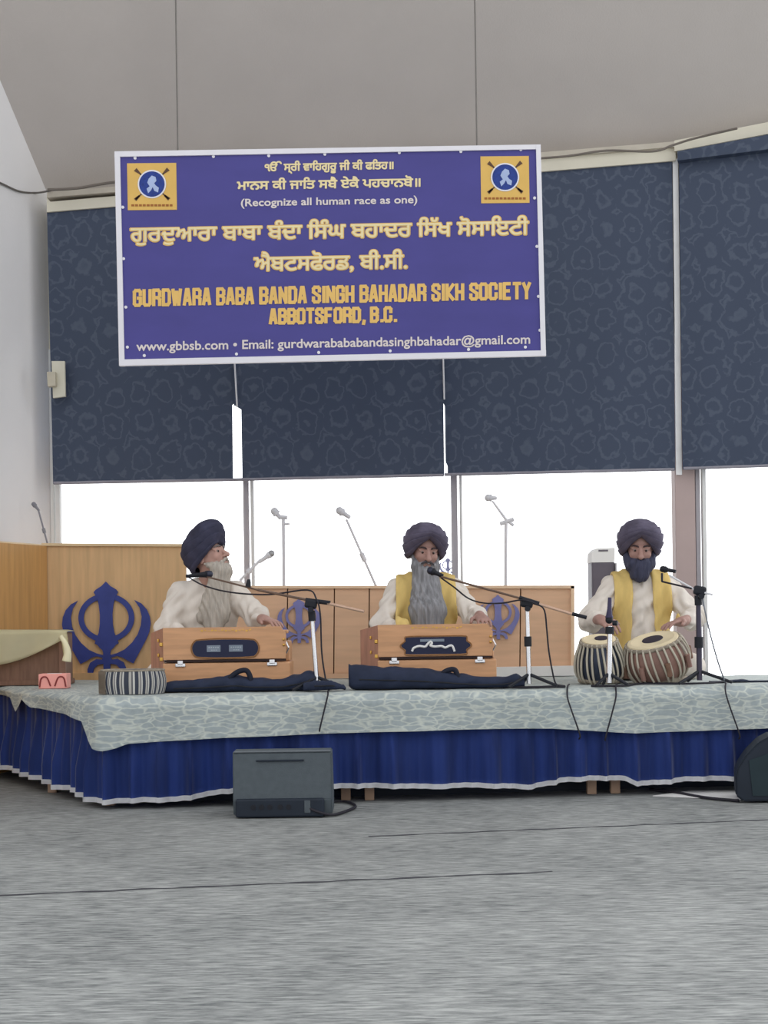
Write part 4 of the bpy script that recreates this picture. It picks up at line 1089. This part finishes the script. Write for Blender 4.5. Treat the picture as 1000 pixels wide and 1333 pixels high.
harmonium(492, 647, YH, 'orange wood harmonium with white scroll in inset before the middle singer', 'scroll', (469, 493, 2, 0, M_harm2))

# ---------------------------------------------------------------- soft bags
def bag(pts_top, pts_bot, Y, label, depth=.16, strap=None):
    """outline given by px columns: [(px, ytop, ybottom)]"""
    r = empty('instrument_bag', at(sum(p[0] for p in pts_top)/len(pts_top), 902, Y), label, 'bag', 'dark bags on the stage front')
    bm = bmesh.new(); rings = []; n = 18
    def ip(px):
        for (a, b, c), (d, e, f) in zip(pts_top, pts_top[1:]):
            if a <= px <= d:
                t = (px-a)/(d-a); t = t*t*(3-2*t); return b+(e-b)*t, c+(f-c)*t
        return pts_top[-1][1:]
    x0, x1 = pts_top[0][0], pts_top[-1][0]; N_ = 70
    for i in range(N_+1):
        px = x0+(x1-x0)*i/N_; yt, yb = ip(px); T, Bt = at(px, yt, Y), at(px, yb, Y)
        hz = max(.004, (T.z-max(Bt.z, ZT+.004))/2); zc = max(Bt.z, ZT+.004)+hz; dp = depth/2*min(1, .35+hz*14)
        ring = []
        for k in range(n):
            t = 2*math.pi*k/n; c, s = math.cos(t), math.sin(t)
            wr = 1+.05*math.sin(3*t+i*.5)+.04*math.sin(i*.9+k)
            ring.append(bm.verts.new((T.x, Y+dp*math.copysign(abs(c)**.7, c)*wr, zc+hz*math.copysign(abs(s)**.8, s)*(wr if s > 0 else 1))))
        rings.append(ring)
    for a, b in zip(rings, rings[1:]):
        for k in range(n): bm.faces.new((a[k], a[(k+1) % n], b[(k+1) % n], b[k]))
    bm.faces.new(rings[0][::-1]); bm.faces.new(rings[-1])
    B('bag_body', bm, M_navybag, r, smooth=True)
    if strap:
        bm = bmesh.new(); pts = spline([at(x, y, Y-.05) for x, y in strap], 24)
        tube(bm, pts, .014, 8); B('carry_strap', bm, mat('black webbing', (24, 28, 44), .7), r, smooth=True)
    z = [at(px, ip(px)[0]*.45+ip(px)[1]*.55, Y-depth*.5) for px in np.linspace(x0+14, x1-14, 30)]
    B('zipper', TB(z, .004, 6), M_black, r)
    return r
bag([(212, 889, 903), (230, 886, 905), (262, 884, 905), (290, 880, 905), (305, 878, 905), (330, 882, 905), (365, 884, 903), (385, 878, 902), (402, 873, 898), (411, 875, 893)], None, 8.13,
    'dark navy soft bag lying before the left harmonium', strap=[(292, 890), (302, 880), (311, 874), (321, 873), (326, 882), (326, 892)])
bag([(454, 863, 893), (458, 865, 897), (470, 866, 900), (500, 868, 900), (540, 869, 901), (575, 873, 901), (600, 877, 901), (630, 881, 900), (655, 881, 899), (672, 877, 897), (682, 882, 896)], None, 8.13,
    'long dark navy soft bag lying before the middle harmonium', strap=[(570, 884), (580, 874), (592, 872), (597, 884)])

# ---------------------------------------------------------------- microphones, stands and cables
def microphone(p_head, p_tail, label, m1, m2, r0=.024):
    a = Vector(p_head); b = Vector(p_tail); d = (b-a).normalized(); L = (b-a).length
    q = empty('microphone', b, label, 'microphone', 'microphones on stands')
    bm = bmesh.new(); bmesh.ops.create_uvsphere(bm, u_segments=20, v_segments=14, radius=r0); bmesh.ops.translate(bm, verts=bm.verts, vec=a+d*r0)
    B('grille', bm, m1, q, smooth=True)
    B('collar_ring', TB([a+d*r0*1.5, a+d*(r0*2.0)], r0*1.03, 18), m2, q, smooth='auto')
    B('handle', TB([a+d*r0*1.9, a+d*(L*.55), b], [r0*.92, r0*.62, r0*.5], 16), m2, q, smooth='auto')
    return q
def stand(label, base, top, boom=None, m_pole=M_chrome, m_joint=M_black, spread=.2, feet=True, rp=.011, baseflat=False, sleeve=None):
    base = Vector(base); top = Vector(top); q = empty('mic_stand', base, label, 'mic stand', 'microphone stands')
    d = (top-base)
    B('pole', TB([base+Vector((0, 0, .02)), base+d*.55, top], [rp*1.15, rp*1.15, rp*.9], 12), m_pole, q, smooth='auto')
    if sleeve: B('height_collar', TB([base+d*(sleeve-.06), base+d*(sleeve+.06)], rp*1.8, 12), m_joint, q, smooth='auto')
    if feet:
        for k in range(3):
            t = math.radians(100+120*k); e = base+Vector((math.cos(t)*spread, math.sin(t)*spread, .009))
            B('leg', TB([base+Vector((0, 0, .07)), e], [.009, .008], 8), m_joint, q, smooth='auto')
    if boom:
        a, b = Vector(boom[0]), Vector(boom[1])
        B('boom_arm', TB([a, b], .0075, 10), boom[2] if len(boom) > 2 else m_joint, q, smooth='auto')
        B('boom_clamp', BX(top, (.05, .04, .05), .012, Euler((0, math.atan2(-(b-a).z, (b-a).x), 0)).to_matrix()), m_joint, q)
        B('clamp_knob', TB([top+Vector((.0, -.03, -.005)), top+Vector((0, -.05, -.005))], .014, 12), m_joint, q, smooth='auto')
    return q
def cable(pts, label, r=.0045, m=M_cable, n=40):
    return tag(B('cable', TB(spline(pts, n), r, 6), m, smooth=True), label, 'cable', None)
M_boom = mat('pinkish steel boom', (206, 172, 150), .4, .4)
ys = 8.08
# stand 1
s1b = Vector((at(413, 893, ys).x, ys, ZT+.006))
stand('boom mic stand beside the left harmonium with white lower pole', s1b, at(405, 786, ys), None, M_chrome, M_black, .16, sleeve=.86)
s = stand('long boom holding the mic of the white bearded man', at(405, 786, ys-.0), at(405, 784, ys), None, feet=False) if False else None
def addboom(name_label, pts, radii, mats):
    pass
# booms are parts of their stands: build with the stand objects
def boom_for(standobj, seg, joint, m):
    for (a, b, r, mm) in seg: B('boom_arm', TB([a, b], r, 10), mm, standobj, smooth='auto')
    B('boom_clamp', BX(joint, (.065, .045, .05), .012, Euler((0, .2, 0)).to_matrix()), M_black, standobj)
    B('clamp_knob', TB([joint+Vector((0, -.025, -.03)), joint+Vector((0, -.05, -.03))], .015, 12), M_black, standobj, smooth='auto')
stands = [o for o in S.collection.objects if o.name.startswith('mic_stand')]
st1 = stands[-1]
M_boom2 = mat('bronze boom', (120, 100, 88), .4, .4)
mp1 = Vector((at(262, 749, 8.55).x, 8.55, at(262, 749, 8.55).z))
boom_for(st1, [(at(336, 768, 8.3), at(405, 782, ys), .007, M_boom2), (mp1, at(336, 768, 8.3), .005, M_boom2), (at(398, 781, ys), at(430, 785, ys-.02), .012, M_black), (at(425, 785, ys-.02), at(474, 796, ys-.06), .0075, M_boom)], at(405, 786, ys), None)
B('rest_cone', TB([at(323, 764, 8.34), at(324, 757, 8.34), at(324, 754, 8.34)], [.016, .012, .007], 10), M_black, st1)
microphone(at(277, 747, 8.52), at(243, 750, 8.58), 'black microphone at the white bearded man chin', mat('dark mic grille', (60, 62, 76), .4, .5), M_black, .02)
cable([at(243, 750, 8.58), at(265, 762, 8.5), at(300, 771, 8.4), at(350, 774, 8.25), at(400, 768, 8.12), at(412, 780, ys-.02), at(417, 800, ys-.02), at(419, 850, ys), at(424, 885, ys-.01), at(426, 897, 8.0)], 'black cable sagging along the left boom and down its stand')
# stand 2
s2b = Vector((at(689, 894, ys).x, ys, ZT+.006))
st2 = stand('boom mic stand right of the middle harmonium with dark collar', s2b, at(686, 786, ys), None, M_chrome, M_black, .15, sleeve=.55)
boom_for(st2, [(at(572, 750, 8.5), at(678, 779, ys), .006, mat('bronze boom', (110, 92, 84), .4, .4)), (at(676, 778, ys), at(702, 786, ys-.01), .012, M_black), (at(700, 786, ys-.01), at(747, 800, ys-.05), .0075, M_boom), (at(745, 799, ys-.05), at(764, 804, ys-.06), .010, M_black)], at(686, 785, ys), None)
microphone(at(556, 741, 8.5), at(577, 750, 8.49), 'dark microphone at the mouth of the middle singer', mat('dark mic grille', (60, 62, 76), .4, .5), M_black, .021)
cable([at(574, 752, 8.5), at(592, 765, 8.4), at(610, 779, 8.3), at(630, 785, 8.2), at(655, 785, 8.12), at(680, 781, 8.05), at(700, 787, 8.02), at(709, 795, 8.03), at(712, 820, 8.05), at(715, 850, 8.08), at(722, 886, 8.1), at(728, 893, 8.08)], 'dark cable sagging below the middle boom and hanging right of its stand')
# stand 3
s3b = Vector((at(911, 892, 8.2).x, 8.2, ZT+.006))
M_dpole = mat('dark steel pole', (74, 70, 84), .4, .5)
st3 = stand('dark mic stand with short boom at the right of the tabla player', s3b, at(909, 770, 8.2), None, M_dpole, M_black, .17, sleeve=.45, rp=.013)
boom_for(st3, [(at(872, 749, 8.35), at(905, 768, 8.2), .006, M_greymic), (at(862, 757, 8.4), at(900, 766, 8.2), .005, M_cable), (at(905, 769, 8.2), at(928, 774, 8.17), .006, M_greymic)], at(911, 769, 8.2), None)
B('mic_arm', TB([at(862, 746, 8.4), at(862, 757, 8.4)], .006, 8), M_cable, st3)
B('lower_sleeve', TB([at(909, 775, 8.2), at(909.5, 788, 8.2)], .02, 12), M_black, st3)
microphone(at(859, 740, 8.42), at(880, 744, 8.38), 'black microphone beside the dark beard of the tabla player', M_black, M_black, .018)
cable([at(914, 776, 8.18), at(919, 800, 8.15), at(926, 830, 8.12), at(935, 862, 8.12), at(943, 885, 8.15), at(947, 897, 8.22)], 'thin pale cable falling from the right boom stand', .004, M_cableg)
# short tabla stand
s4b = Vector((at(793, 893, 8.05).x, 8.05, ZT+.006))
st4 = stand('short silver mic stand standing before the left tabla drum', s4b, at(794, 815, 8.05), None, M_chrome, M_black, .1, sleeve=.93, rp=.013)
B('clamp_knob', TB([at(798, 811, 8.03), at(804, 811, 8.02)], .014, 10), M_black, st4)
microphone(at(793, 812, 8.07), at(794, 778, 8.09), 'slim dark upright microphone above the left tabla drum', M_black, mat('violet black mic body', (58, 52, 82), .4), .02)
# background mics
def bgmic(label_s, label_m, base_px, yb, top, head, tail, Y, zfloor=0):
    b = at(base_px[0], base_px[1], Y)
    base = Vector((b.x, Y, 0.0))
    st_ = stand(label_s, base, at(*top, Y), None, M_greymic, M_greymic, .22, rp=.011)
    return st_
Yb = 10.25
M_greygn = mat('grey gooseneck metal', (140, 140, 148), .5)
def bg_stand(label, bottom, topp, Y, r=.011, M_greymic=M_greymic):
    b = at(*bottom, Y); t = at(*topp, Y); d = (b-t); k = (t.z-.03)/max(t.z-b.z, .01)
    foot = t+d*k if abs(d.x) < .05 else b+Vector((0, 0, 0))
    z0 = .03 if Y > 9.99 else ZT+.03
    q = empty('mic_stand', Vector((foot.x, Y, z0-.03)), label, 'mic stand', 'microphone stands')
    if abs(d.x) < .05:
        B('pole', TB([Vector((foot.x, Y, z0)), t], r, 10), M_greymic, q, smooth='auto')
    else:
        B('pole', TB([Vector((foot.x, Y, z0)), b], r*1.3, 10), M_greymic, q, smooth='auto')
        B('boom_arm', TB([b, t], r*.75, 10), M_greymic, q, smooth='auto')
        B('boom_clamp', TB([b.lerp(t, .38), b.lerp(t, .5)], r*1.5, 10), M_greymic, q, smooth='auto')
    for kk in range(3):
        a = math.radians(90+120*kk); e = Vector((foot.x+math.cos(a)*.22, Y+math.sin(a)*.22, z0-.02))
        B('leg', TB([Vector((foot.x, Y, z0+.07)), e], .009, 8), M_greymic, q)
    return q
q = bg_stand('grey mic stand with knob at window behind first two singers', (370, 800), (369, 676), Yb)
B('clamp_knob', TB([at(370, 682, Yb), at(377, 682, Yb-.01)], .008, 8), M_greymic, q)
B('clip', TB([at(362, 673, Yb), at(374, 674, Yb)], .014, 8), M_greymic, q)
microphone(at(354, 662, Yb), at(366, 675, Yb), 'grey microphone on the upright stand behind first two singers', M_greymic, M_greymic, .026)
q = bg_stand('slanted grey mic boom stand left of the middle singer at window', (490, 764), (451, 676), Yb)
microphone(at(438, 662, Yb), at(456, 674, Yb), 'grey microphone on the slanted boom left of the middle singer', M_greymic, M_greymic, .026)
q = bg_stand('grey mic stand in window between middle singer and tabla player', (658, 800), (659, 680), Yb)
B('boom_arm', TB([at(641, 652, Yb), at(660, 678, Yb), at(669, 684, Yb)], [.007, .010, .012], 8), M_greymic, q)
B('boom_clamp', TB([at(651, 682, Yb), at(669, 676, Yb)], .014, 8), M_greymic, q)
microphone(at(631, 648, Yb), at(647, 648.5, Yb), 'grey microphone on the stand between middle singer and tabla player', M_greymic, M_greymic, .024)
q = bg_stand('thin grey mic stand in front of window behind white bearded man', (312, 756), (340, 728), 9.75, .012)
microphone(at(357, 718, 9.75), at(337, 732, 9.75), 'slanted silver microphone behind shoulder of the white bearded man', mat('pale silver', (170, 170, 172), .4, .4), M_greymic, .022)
q = bg_stand('thin gooseneck stand against the left wall above the wainscot', (63, 712), (50, 664), 10.6, .008, M_greygn)
microphone(at(42, 654, 10.6), at(51, 665, 10.6), 'small grey gooseneck microphone against the left wall', M_greygn, M_greygn, .016)

# cables over the stage front
def front(px, py, Y=None):
    return py
def overedge(px, y0, px1, y1, label):
    # find edge depth at this px
    t = (px-125)/(1000-125); Ye = 7.80+t*.34
    pts = [at(px+2, y0-6, Ye+.28), at(px, y0+3, Ye+.02), at(px, y0+8, Ye-.055), at((px*2+px1)/3, y0+(y1-y0)*.45, Ye-.075), at(px1, y1, Ye-.085), at(px1-1, y1+6, Ye-.07)]
    pts[0].z = ZT+.008; pts[1].z = ZT+.008
    cable(pts, label, .0045, M_cable, 24)
overedge(427, 896, 417, 946, 'dark cable hanging over the sheet above the monitor speaker')
overedge(739, 900, 755, 956, 'dark cable hanging over the sheet left of the tabla')
overedge(802, 899, 789, 958, 'dark cable hanging over the sheet below the left tabla drum')
overedge(945, 894, 963, 956, 'dark cable hanging over the sheet below the right stand')
def onstage(pts, label, r=.005):
    cable([Vector((at(px, 895, 8+dy).x, 8+dy, ZT+.008)) for px, dy in pts], label, r)
onstage([(655, .1), (690, .06), (715, .09), (735, .1), (722, .25)], 'black cable loop lying at the foot of the middle mic stand', .007)
onstage([(770, .12), (790, .07), (815, .1), (840, .3), (900, .22), (945, .35)], 'black cable lying on the sheet before the tablas', .006)
# small dark cloth at the right
bag([(925, 889, 895), (940, 886, 896), (968, 884, 897), (985, 889, 897), (1015, 888, 897)], None, 8.4, 'flat black cloth bag at the right end of the stage', depth=.2)
bag([(395, 889, 899), (410, 886, 899), (430, 886, 898), (447, 891, 897), (450, 894, 897)], None, 8.02, 'small flat black pouch under the left mic stand', depth=.08)

# ---------------------------------------------------------------- tablas
def tabla(name, label, cx_px, ybot, Y, prof, tilt, hd_r, hd_z, shell, pegs, ringpx, lean_z=0, nstr=16):
    c = at(cx_px, ybot, Y); base = Vector((c.x, Y, ZT+.005))
    rg = empty('ring_cushion', base, 'braided ring cushion under the '+name+' drum', 'cushion', 'ring cushions under the tablas')
    bm = bmesh.new(); n = 40
    pts = [base+Vector((prof[0][0]*1.12*math.cos(2*math.pi*i/n), prof[0][0]*1.12*math.sin(2*math.pi*i/n), .02)) for i in range(n+1)]
    tube(bm, pts, .02, 10, False); B('ring', bm, M_ring, rg, smooth=True)
    Mx = Matrix.Translation(base+Vector((0, 0, .02))) @ Euler(tilt).to_matrix().to_4x4()
    r = empty('tabla_drum', base+Vector((0, 0, .02)), label, 'drum', 'pair of tabla drums')
    B('shell', LT(prof, Mx, 40), shell, r, smooth='auto')
    R = prof[-1][0]; Z = prof[-1][1]
    B('drumhead', LT([(R*1.0, Z-.012), (R*1.03, Z-.004), (R*1.0, Z+.006), (R*.86, Z+.009), (R*.84, Z+.007)], Mx, 40), M_tskin, r, smooth='auto')
    off = Mx @ Matrix.Translation((hd_r, 0, 0))
    B('black_spot', LT([(R*.42, Z+.006), (R*.40, Z+.011), (R*.2, Z+.013)], off, 30), M_syahi, r, smooth='auto')
    bm = bmesh.new(); pts = [Mx @ Vector(((R*1.06)*math.cos(2*math.pi*i/48), (R*1.06)*math.sin(2*math.pi*i/48), Z-.01+.002*(i % 2))) for i in range(49)]
    tube(bm, pts, .011, 8, False); B('braided_hoop', bm, M_ring, r, smooth=True)
    mids = prof
    for k in range(nstr):
        t = 2*math.pi*k/nstr
        pts = []
        for (pr, pz) in mids[::-1]:
            tt = t+.22*(1-pz/Z)*(1 if k % 2 else .6)
            pts.append(Mx @ Vector(((pr+.008)*math.cos(tt), (pr+.008)*math.sin(tt), pz)))
        B('strap', TB(spline(pts, 12), .0062, 6), M_strap, r, smooth=True)
    if pegs:
        for k in range(8):
            t = 2*math.pi*k/8+.1; zz = Z*.45; rr = np.interp(zz, [p[1] for p in prof], [p[0] for p in prof])+.016
            p = Vector((rr*math.cos(t), rr*math.sin(t), zz)); dz = Vector((0, 0, .035))
            B('tuning_peg', TB([Mx @ (p-dz), Mx @ (p+dz)], .015, 10), M_barrel if k % 2 else M_brown, r, smooth='auto')
    return r
tabla('left', 'dark left tabla drum behind the short silver mic stand', 782, 893, 8.47,
      [(.095, 0), (.125, .04), (.13, .09), (.12, .15), (.10, .20), (.092, .23)], (math.radians(16), math.radians(-4), 0), .015, 0, M_steel, False, None, nstr=24)
tabla('right', 'large brown right tabla drum with leather straps and tilted head', 861, 893, 8.45,
      [(.115, 0), (.155, .045), (.172, .10), (.170, .15), (.155, .20), (.140, .225)], (math.radians(14), math.radians(-14), 0), .0, 0, M_barrel, True, None, nstr=26)

# ---------------------------------------------------------------- left table, boxes, striped basket
YT = 9.2
r = empty('side_table', Vector((at(20, 890, YT).x, YT, ZT)), 'dark brown wooden table at the left edge of the stage', 'table')
a = at(-60, 830, YT); b = at(85, 830, YT); ztp = at(40, 822, YT).z
B('table_body', BX(((a.x+b.x)/2, YT+.14, (ZT+ztp)/2), (b.x-a.x-.02, .24, ztp-ZT-.02), .006), M_brown, r)
B('side_rail', BX((b.x-.02, YT+.01, (ZT+ztp)/2), (.04, .03, ztp-ZT-.03), .004), mat('reddish brown rail', (138, 104, 88), .6), r)
B('plinth', BX(((a.x+b.x)/2, YT+.14, ZT+.02), (b.x-a.x, .26, .03), .004), M_brown, r)
# cloth
bm = bmesh.new(); N_ = 60; rows = []
for i in range(N_+1):
    px = -70+(157)*i/N_; u = i/N_
    yb = 866-34*max(0, (px+5)/90)**1.5 if px < 84 else 832
    if px > 83: yb = 858
    T = at(px, 821+ (2 if px > 75 else 0)*(px-75)/12, YT-.02); col = []
    for dy in (.30, .15, .03): col.append(bm.verts.new((T.x, YT-.02+dy, T.z+.004)))
    col.append(bm.verts.new((T.x, YT-.02, T.z)))
    bb = at(px, yb, YT-.03)
    for k in range(1, 9):
        t = k/8; z = T.z+(bb.z-T.z)*t
        col.append(bm.verts.new((T.x+.01*math.sin(t*4)*u, YT-.025-.012*math.sin(px*.11+t)*t-.01*t, z)))
    rows.append(col)
for x_, y_ in zip(rows, rows[1:]):
    for k in range(len(x_)-1): bm.faces.new((x_[k], y_[k], y_[k+1], x_[k+1]))
bmesh.ops.solidify(bm, geom=bm.faces[:], thickness=.006)
tb = B('tablecloth', bm, M_cloth, smooth=True); tag(tb, 'pale yellow cloth draped over the brown table at left', 'tablecloth')
bm = bmesh.new(); tube(bm, spline([at(79, 828, YT-.04), at(85, 838, YT-.05), at(88, 850, YT-.05), at(86.5, 861, YT-.05)], 16), [.012+.0009*i for i in range(len(spline([at(0, 0, 1)]*4, 16)))], 8)
B('hanging_corner', bm, M_cloth, tb, smooth=True)
# pink box
yk = 8.75
r = empty('tissue_box', Vector((at(69, 900, yk).x, yk, ZT+.004)), 'small pink box with dark red curved lines on the stage', 'box')
a = at(50, 900, yk); b = at(87, 900, yk); w = b.x-a.x
bx_ = B('carton', BX(((a.x+b.x)/2, yk+.06, ZT+.004+.042), (w, .11, .084), .004), M_pink, r)
bm = bmesh.new()
for sx_ in (-1, 1):
    pts = [Vector(((a.x+b.x)/2+sx_*x, yk+.003, ZT+.004+z)) for x, z in ((.012, .015), (.03, .06), (.05, .068), (.066, .055), (.075, .01))]
    tube(bm, spline(pts, 16), .0045, 6)
B('curved_print', bm, M_red, bx_)
B('top_slit', BX(((a.x+b.x)/2, yk+.06, ZT+.0885), (w*.5, .03, .002)), M_paper, bx_)
# striped basket
yk = 7.95
a = at(124, 905, yk); b = at(213, 905, yk); cxb = (a.x+b.x)/2; rxb = (b.x-a.x)/2
bm = bmesh.new(); uvl = bm.loops.layers.uv.new('UVMap'); n = 64; K = 10; rings = []; hB = .122
for k in range(K+1):
    t = k/K; f = .93+.07*math.sin(math.pi*min(1, t*1.0))
    rings.append([bm.verts.new((cxb+rxb*f*math.copysign(abs(math.cos(2*math.pi*i/n))**.8, math.cos(2*math.pi*i/n)), yk+.11+.11*f*math.sin(2*math.pi*i/n), ZT+.005+hB*t+.003*math.sin(i*.5)*t)) for i in range(n)])
for k in range(K):
    for i in range(n):
        j = (i+1) % n; fc = bm.faces.new((rings[k][i], rings[k][j], rings[k+1][j], rings[k+1][i]))
        for l, (uu, vv) in zip(fc.loops, ((i, k), (i+1, k), (i+1, k+1), (i, k+1))): l[uvl].uv = (uu/n, vv/K)
bm.faces.new(rings[0][::-1]); bm.faces.new(rings[-1])
r = empty('striped_basket', Vector((cxb, yk+.11, ZT+.005)), 'oval grey and white striped fabric basket at left of the stage', 'basket')
B('basket_wall', bm, M_stripe, r, smooth='auto')
bm = bmesh.new(); pts = [v for v in [Vector((cxb+rxb*.93*math.copysign(abs(math.cos(2*math.pi*i/48))**.8, math.cos(2*math.pi*i/48)), yk+.11+.1*math.sin(2*math.pi*i/48), ZT+.005+hB)) for i in range(49)]]
tube(bm, pts, .006, 8, False); B('rim_band', bm, M_ring, r, smooth=True)
bm = bmesh.new()
pts2 = [(cxb-rxb*1.0, .0), (cxb-rxb*.72, 0), (cxb-rxb*.66, hB*.5), (cxb-rxb*.74, hB*.96), (cxb-rxb*1.0, hB*.9)]
ng = 12; L_ = []
for i in range(ng+1):
    th = math.pi*(1.0+.27*i/ng); c_ = math.cos(th); s_ = math.sin(th)
    L_.append([bm.verts.new((cxb+(rxb*1.005)*math.copysign(abs(c_)**.8, c_), yk+.11+.1125*s_, ZT+.006+hB*q)) for q in (0, .25, .5, .75, .97)])
for x_, y_ in zip(L_, L_[1:]):
    for k in range(4): bm.faces.new((x_[k], y_[k], y_[k+1], x_[k+1]))
bmesh.ops.solidify(bm, geom=bm.faces[:], thickness=.003)
B('end_patch', bm, mat('beige basket end', (150, 138, 124), .8), r, smooth=True)

# ---------------------------------------------------------------- appliance by the tabla player
ya = 9.6
r = empty('air_purifier', Vector((at(786, 890, ya).x, ya, 0)), 'grey upright air purifier with white top behind tabla player', 'appliance')
a = at(771, 800, ya); b = at(802, 800, ya); w = b.x-a.x; zt_ = at(786, 731, ya).z; z2 = at(786, 713, ya).z; cxa = (a.x+b.x)/2
B('casing', BX((cxa, ya+.1, zt_/2+.001), (w-.004, .2, zt_-.002), .01), M_applg, r)
B('white_top', QS([Vector((cxa-w/2, ya-.004, zt_-.005)), Vector((cxa+w/2-.006, ya-.004, zt_-.005)), Vector((cxa+w/2, ya-.004, z2-.02)), Vector((cxa+w/2-.004, ya-.004, z2)), Vector((cxa-w/2+.03, ya-.004, z2-.004)), Vector((cxa-w/2+.004, ya-.004, z2-.03))], Vector((0, .205, 0))), M_paper, r)
B('display', BX((cxa, ya-.006, z2-.018), (w*.4, .004, .01), .001), M_applg, r)
B('side_edge', BX((cxa+w/2+.004, ya+.02, (ZT+zt_)/2), (.008, .1, zt_-ZT-.02)), M_greymic, r)

# ---------------------------------------------------------------- floor monitors
p = flo(365, 1065); ym = p.y
r = empty('floor_monitor', (p.x, ym, 0), 'grey stage monitor speaker on carpet before the stage', 'speaker', 'stage monitor speakers')
xl_, xr_ = at(303, 1020, ym).x, at(432, 1020, ym).x; cxm = (xl_+xr_)/2; zt_ = at(367, 978, ym).z; zs = at(367, 1041, ym).z
# wedge cabinet
pts = [(0.0, zs), (.012, zt_-.006), (.03, zt_), (.16, zt_), (.30, zs+.02), (.30, .012), (.02, .012)]
bm = bmesh.new(); prism(bm, [(y, z) for y, z in pts], Vector((xl_, ym, 0)), Vector((0, 1, 0)), Vector((0, 0, 1)), Vector((xr_-xl_, 0, 0)))
bmesh.ops.bevel(bm, geom=bm.edges[:], offset=.005, segments=2, affect='EDGES')
B('cabinet', bm, M_monitor, r)
B('handle_slot', BX((cxm-.01, ym+.007, zt_-.045), (.23, .014, .008), .003), M_monitord, r)
B('top_edge', BX((cxm, ym+.018, zt_-.002), (xr_-xl_-.01, .02, .006), .002), mat('grey trim strip', (110, 116, 122), .6), r)
B('lower_panel', BX((cxm-.012, ym+.05, .05), (xr_-xl_-.05, .13, .09), .01), M_monitord, r)
for i, sx_ in enumerate((-.14, -.10, -.06, -.01, .03)):
    B('socket', TB([Vector((cxm+sx_, ym-.018, .055)), Vector((cxm+sx_, ym-.012, .055))], .013, 14), M_black, r, smooth='auto')
B('recess_panel', BX((cxm+.12, ym-.016, .055), (.03, .004, .06), .003), M_monitor, r)
cable([Vector((cxm+.1, ym-.0, .06)), Vector((cxm+.17, ym-.02, .03)), Vector((cxm+.24, ym+.01, .012)), flo(452, 1058)+Vector((0, 0, .01)), flo(463, 1052)+Vector((0, 0, .01)), flo(450, 1046)+Vector((0, 0, .01)), flo(425, 1046)+Vector((0, 0, .01))], 'black cable looping on the carpet right of the monitor speaker', .007)
# right edge monitor
p = flo(975, 1046); ym = p.y
r = empty('floor_monitor', (p.x+.1, ym, 0), 'dark slanted monitor speaker cut off by the right frame edge', 'speaker', 'stage monitor speakers')
pr = [(958, 1010), (960, 1000), (972, 982), (988, 966), (1003, 958), (1060, 956), (1075, 1046), (968, 1046), (958, 1036)]
bm = bmesh.new(); O = Vector((0, 0, 0)); quadslab(bm, [Vector((at(x, y, ym).x, ym, max(.01, at(x, y, ym).z))) for x, y in pr], Vector((.06, .3, 0)))
bmesh.ops.bevel(bm, geom=bm.edges[:], offset=.008, segments=2, affect='EDGES')
B('cabinet', bm, M_monitord, r)
B('grille', QS([Vector((at(x, y, ym).x, ym-.004, at(x, y, ym).z)) for x, y in ((975, 990), (1050, 962), (1062, 1036), (980, 1036))], Vector((0, .006, 0))), mat('dark grille cloth', (40, 54, 60), .8), r)
cable([flo(846, 1030)+Vector((0, 0, .01)), flo(880, 1034)+Vector((0, 0, .01)), flo(920, 1041)+Vector((0, 0, .01)), flo(962, 1045)+Vector((0, 0, .01))], 'black cable on the floor running to the right monitor speaker', .008)
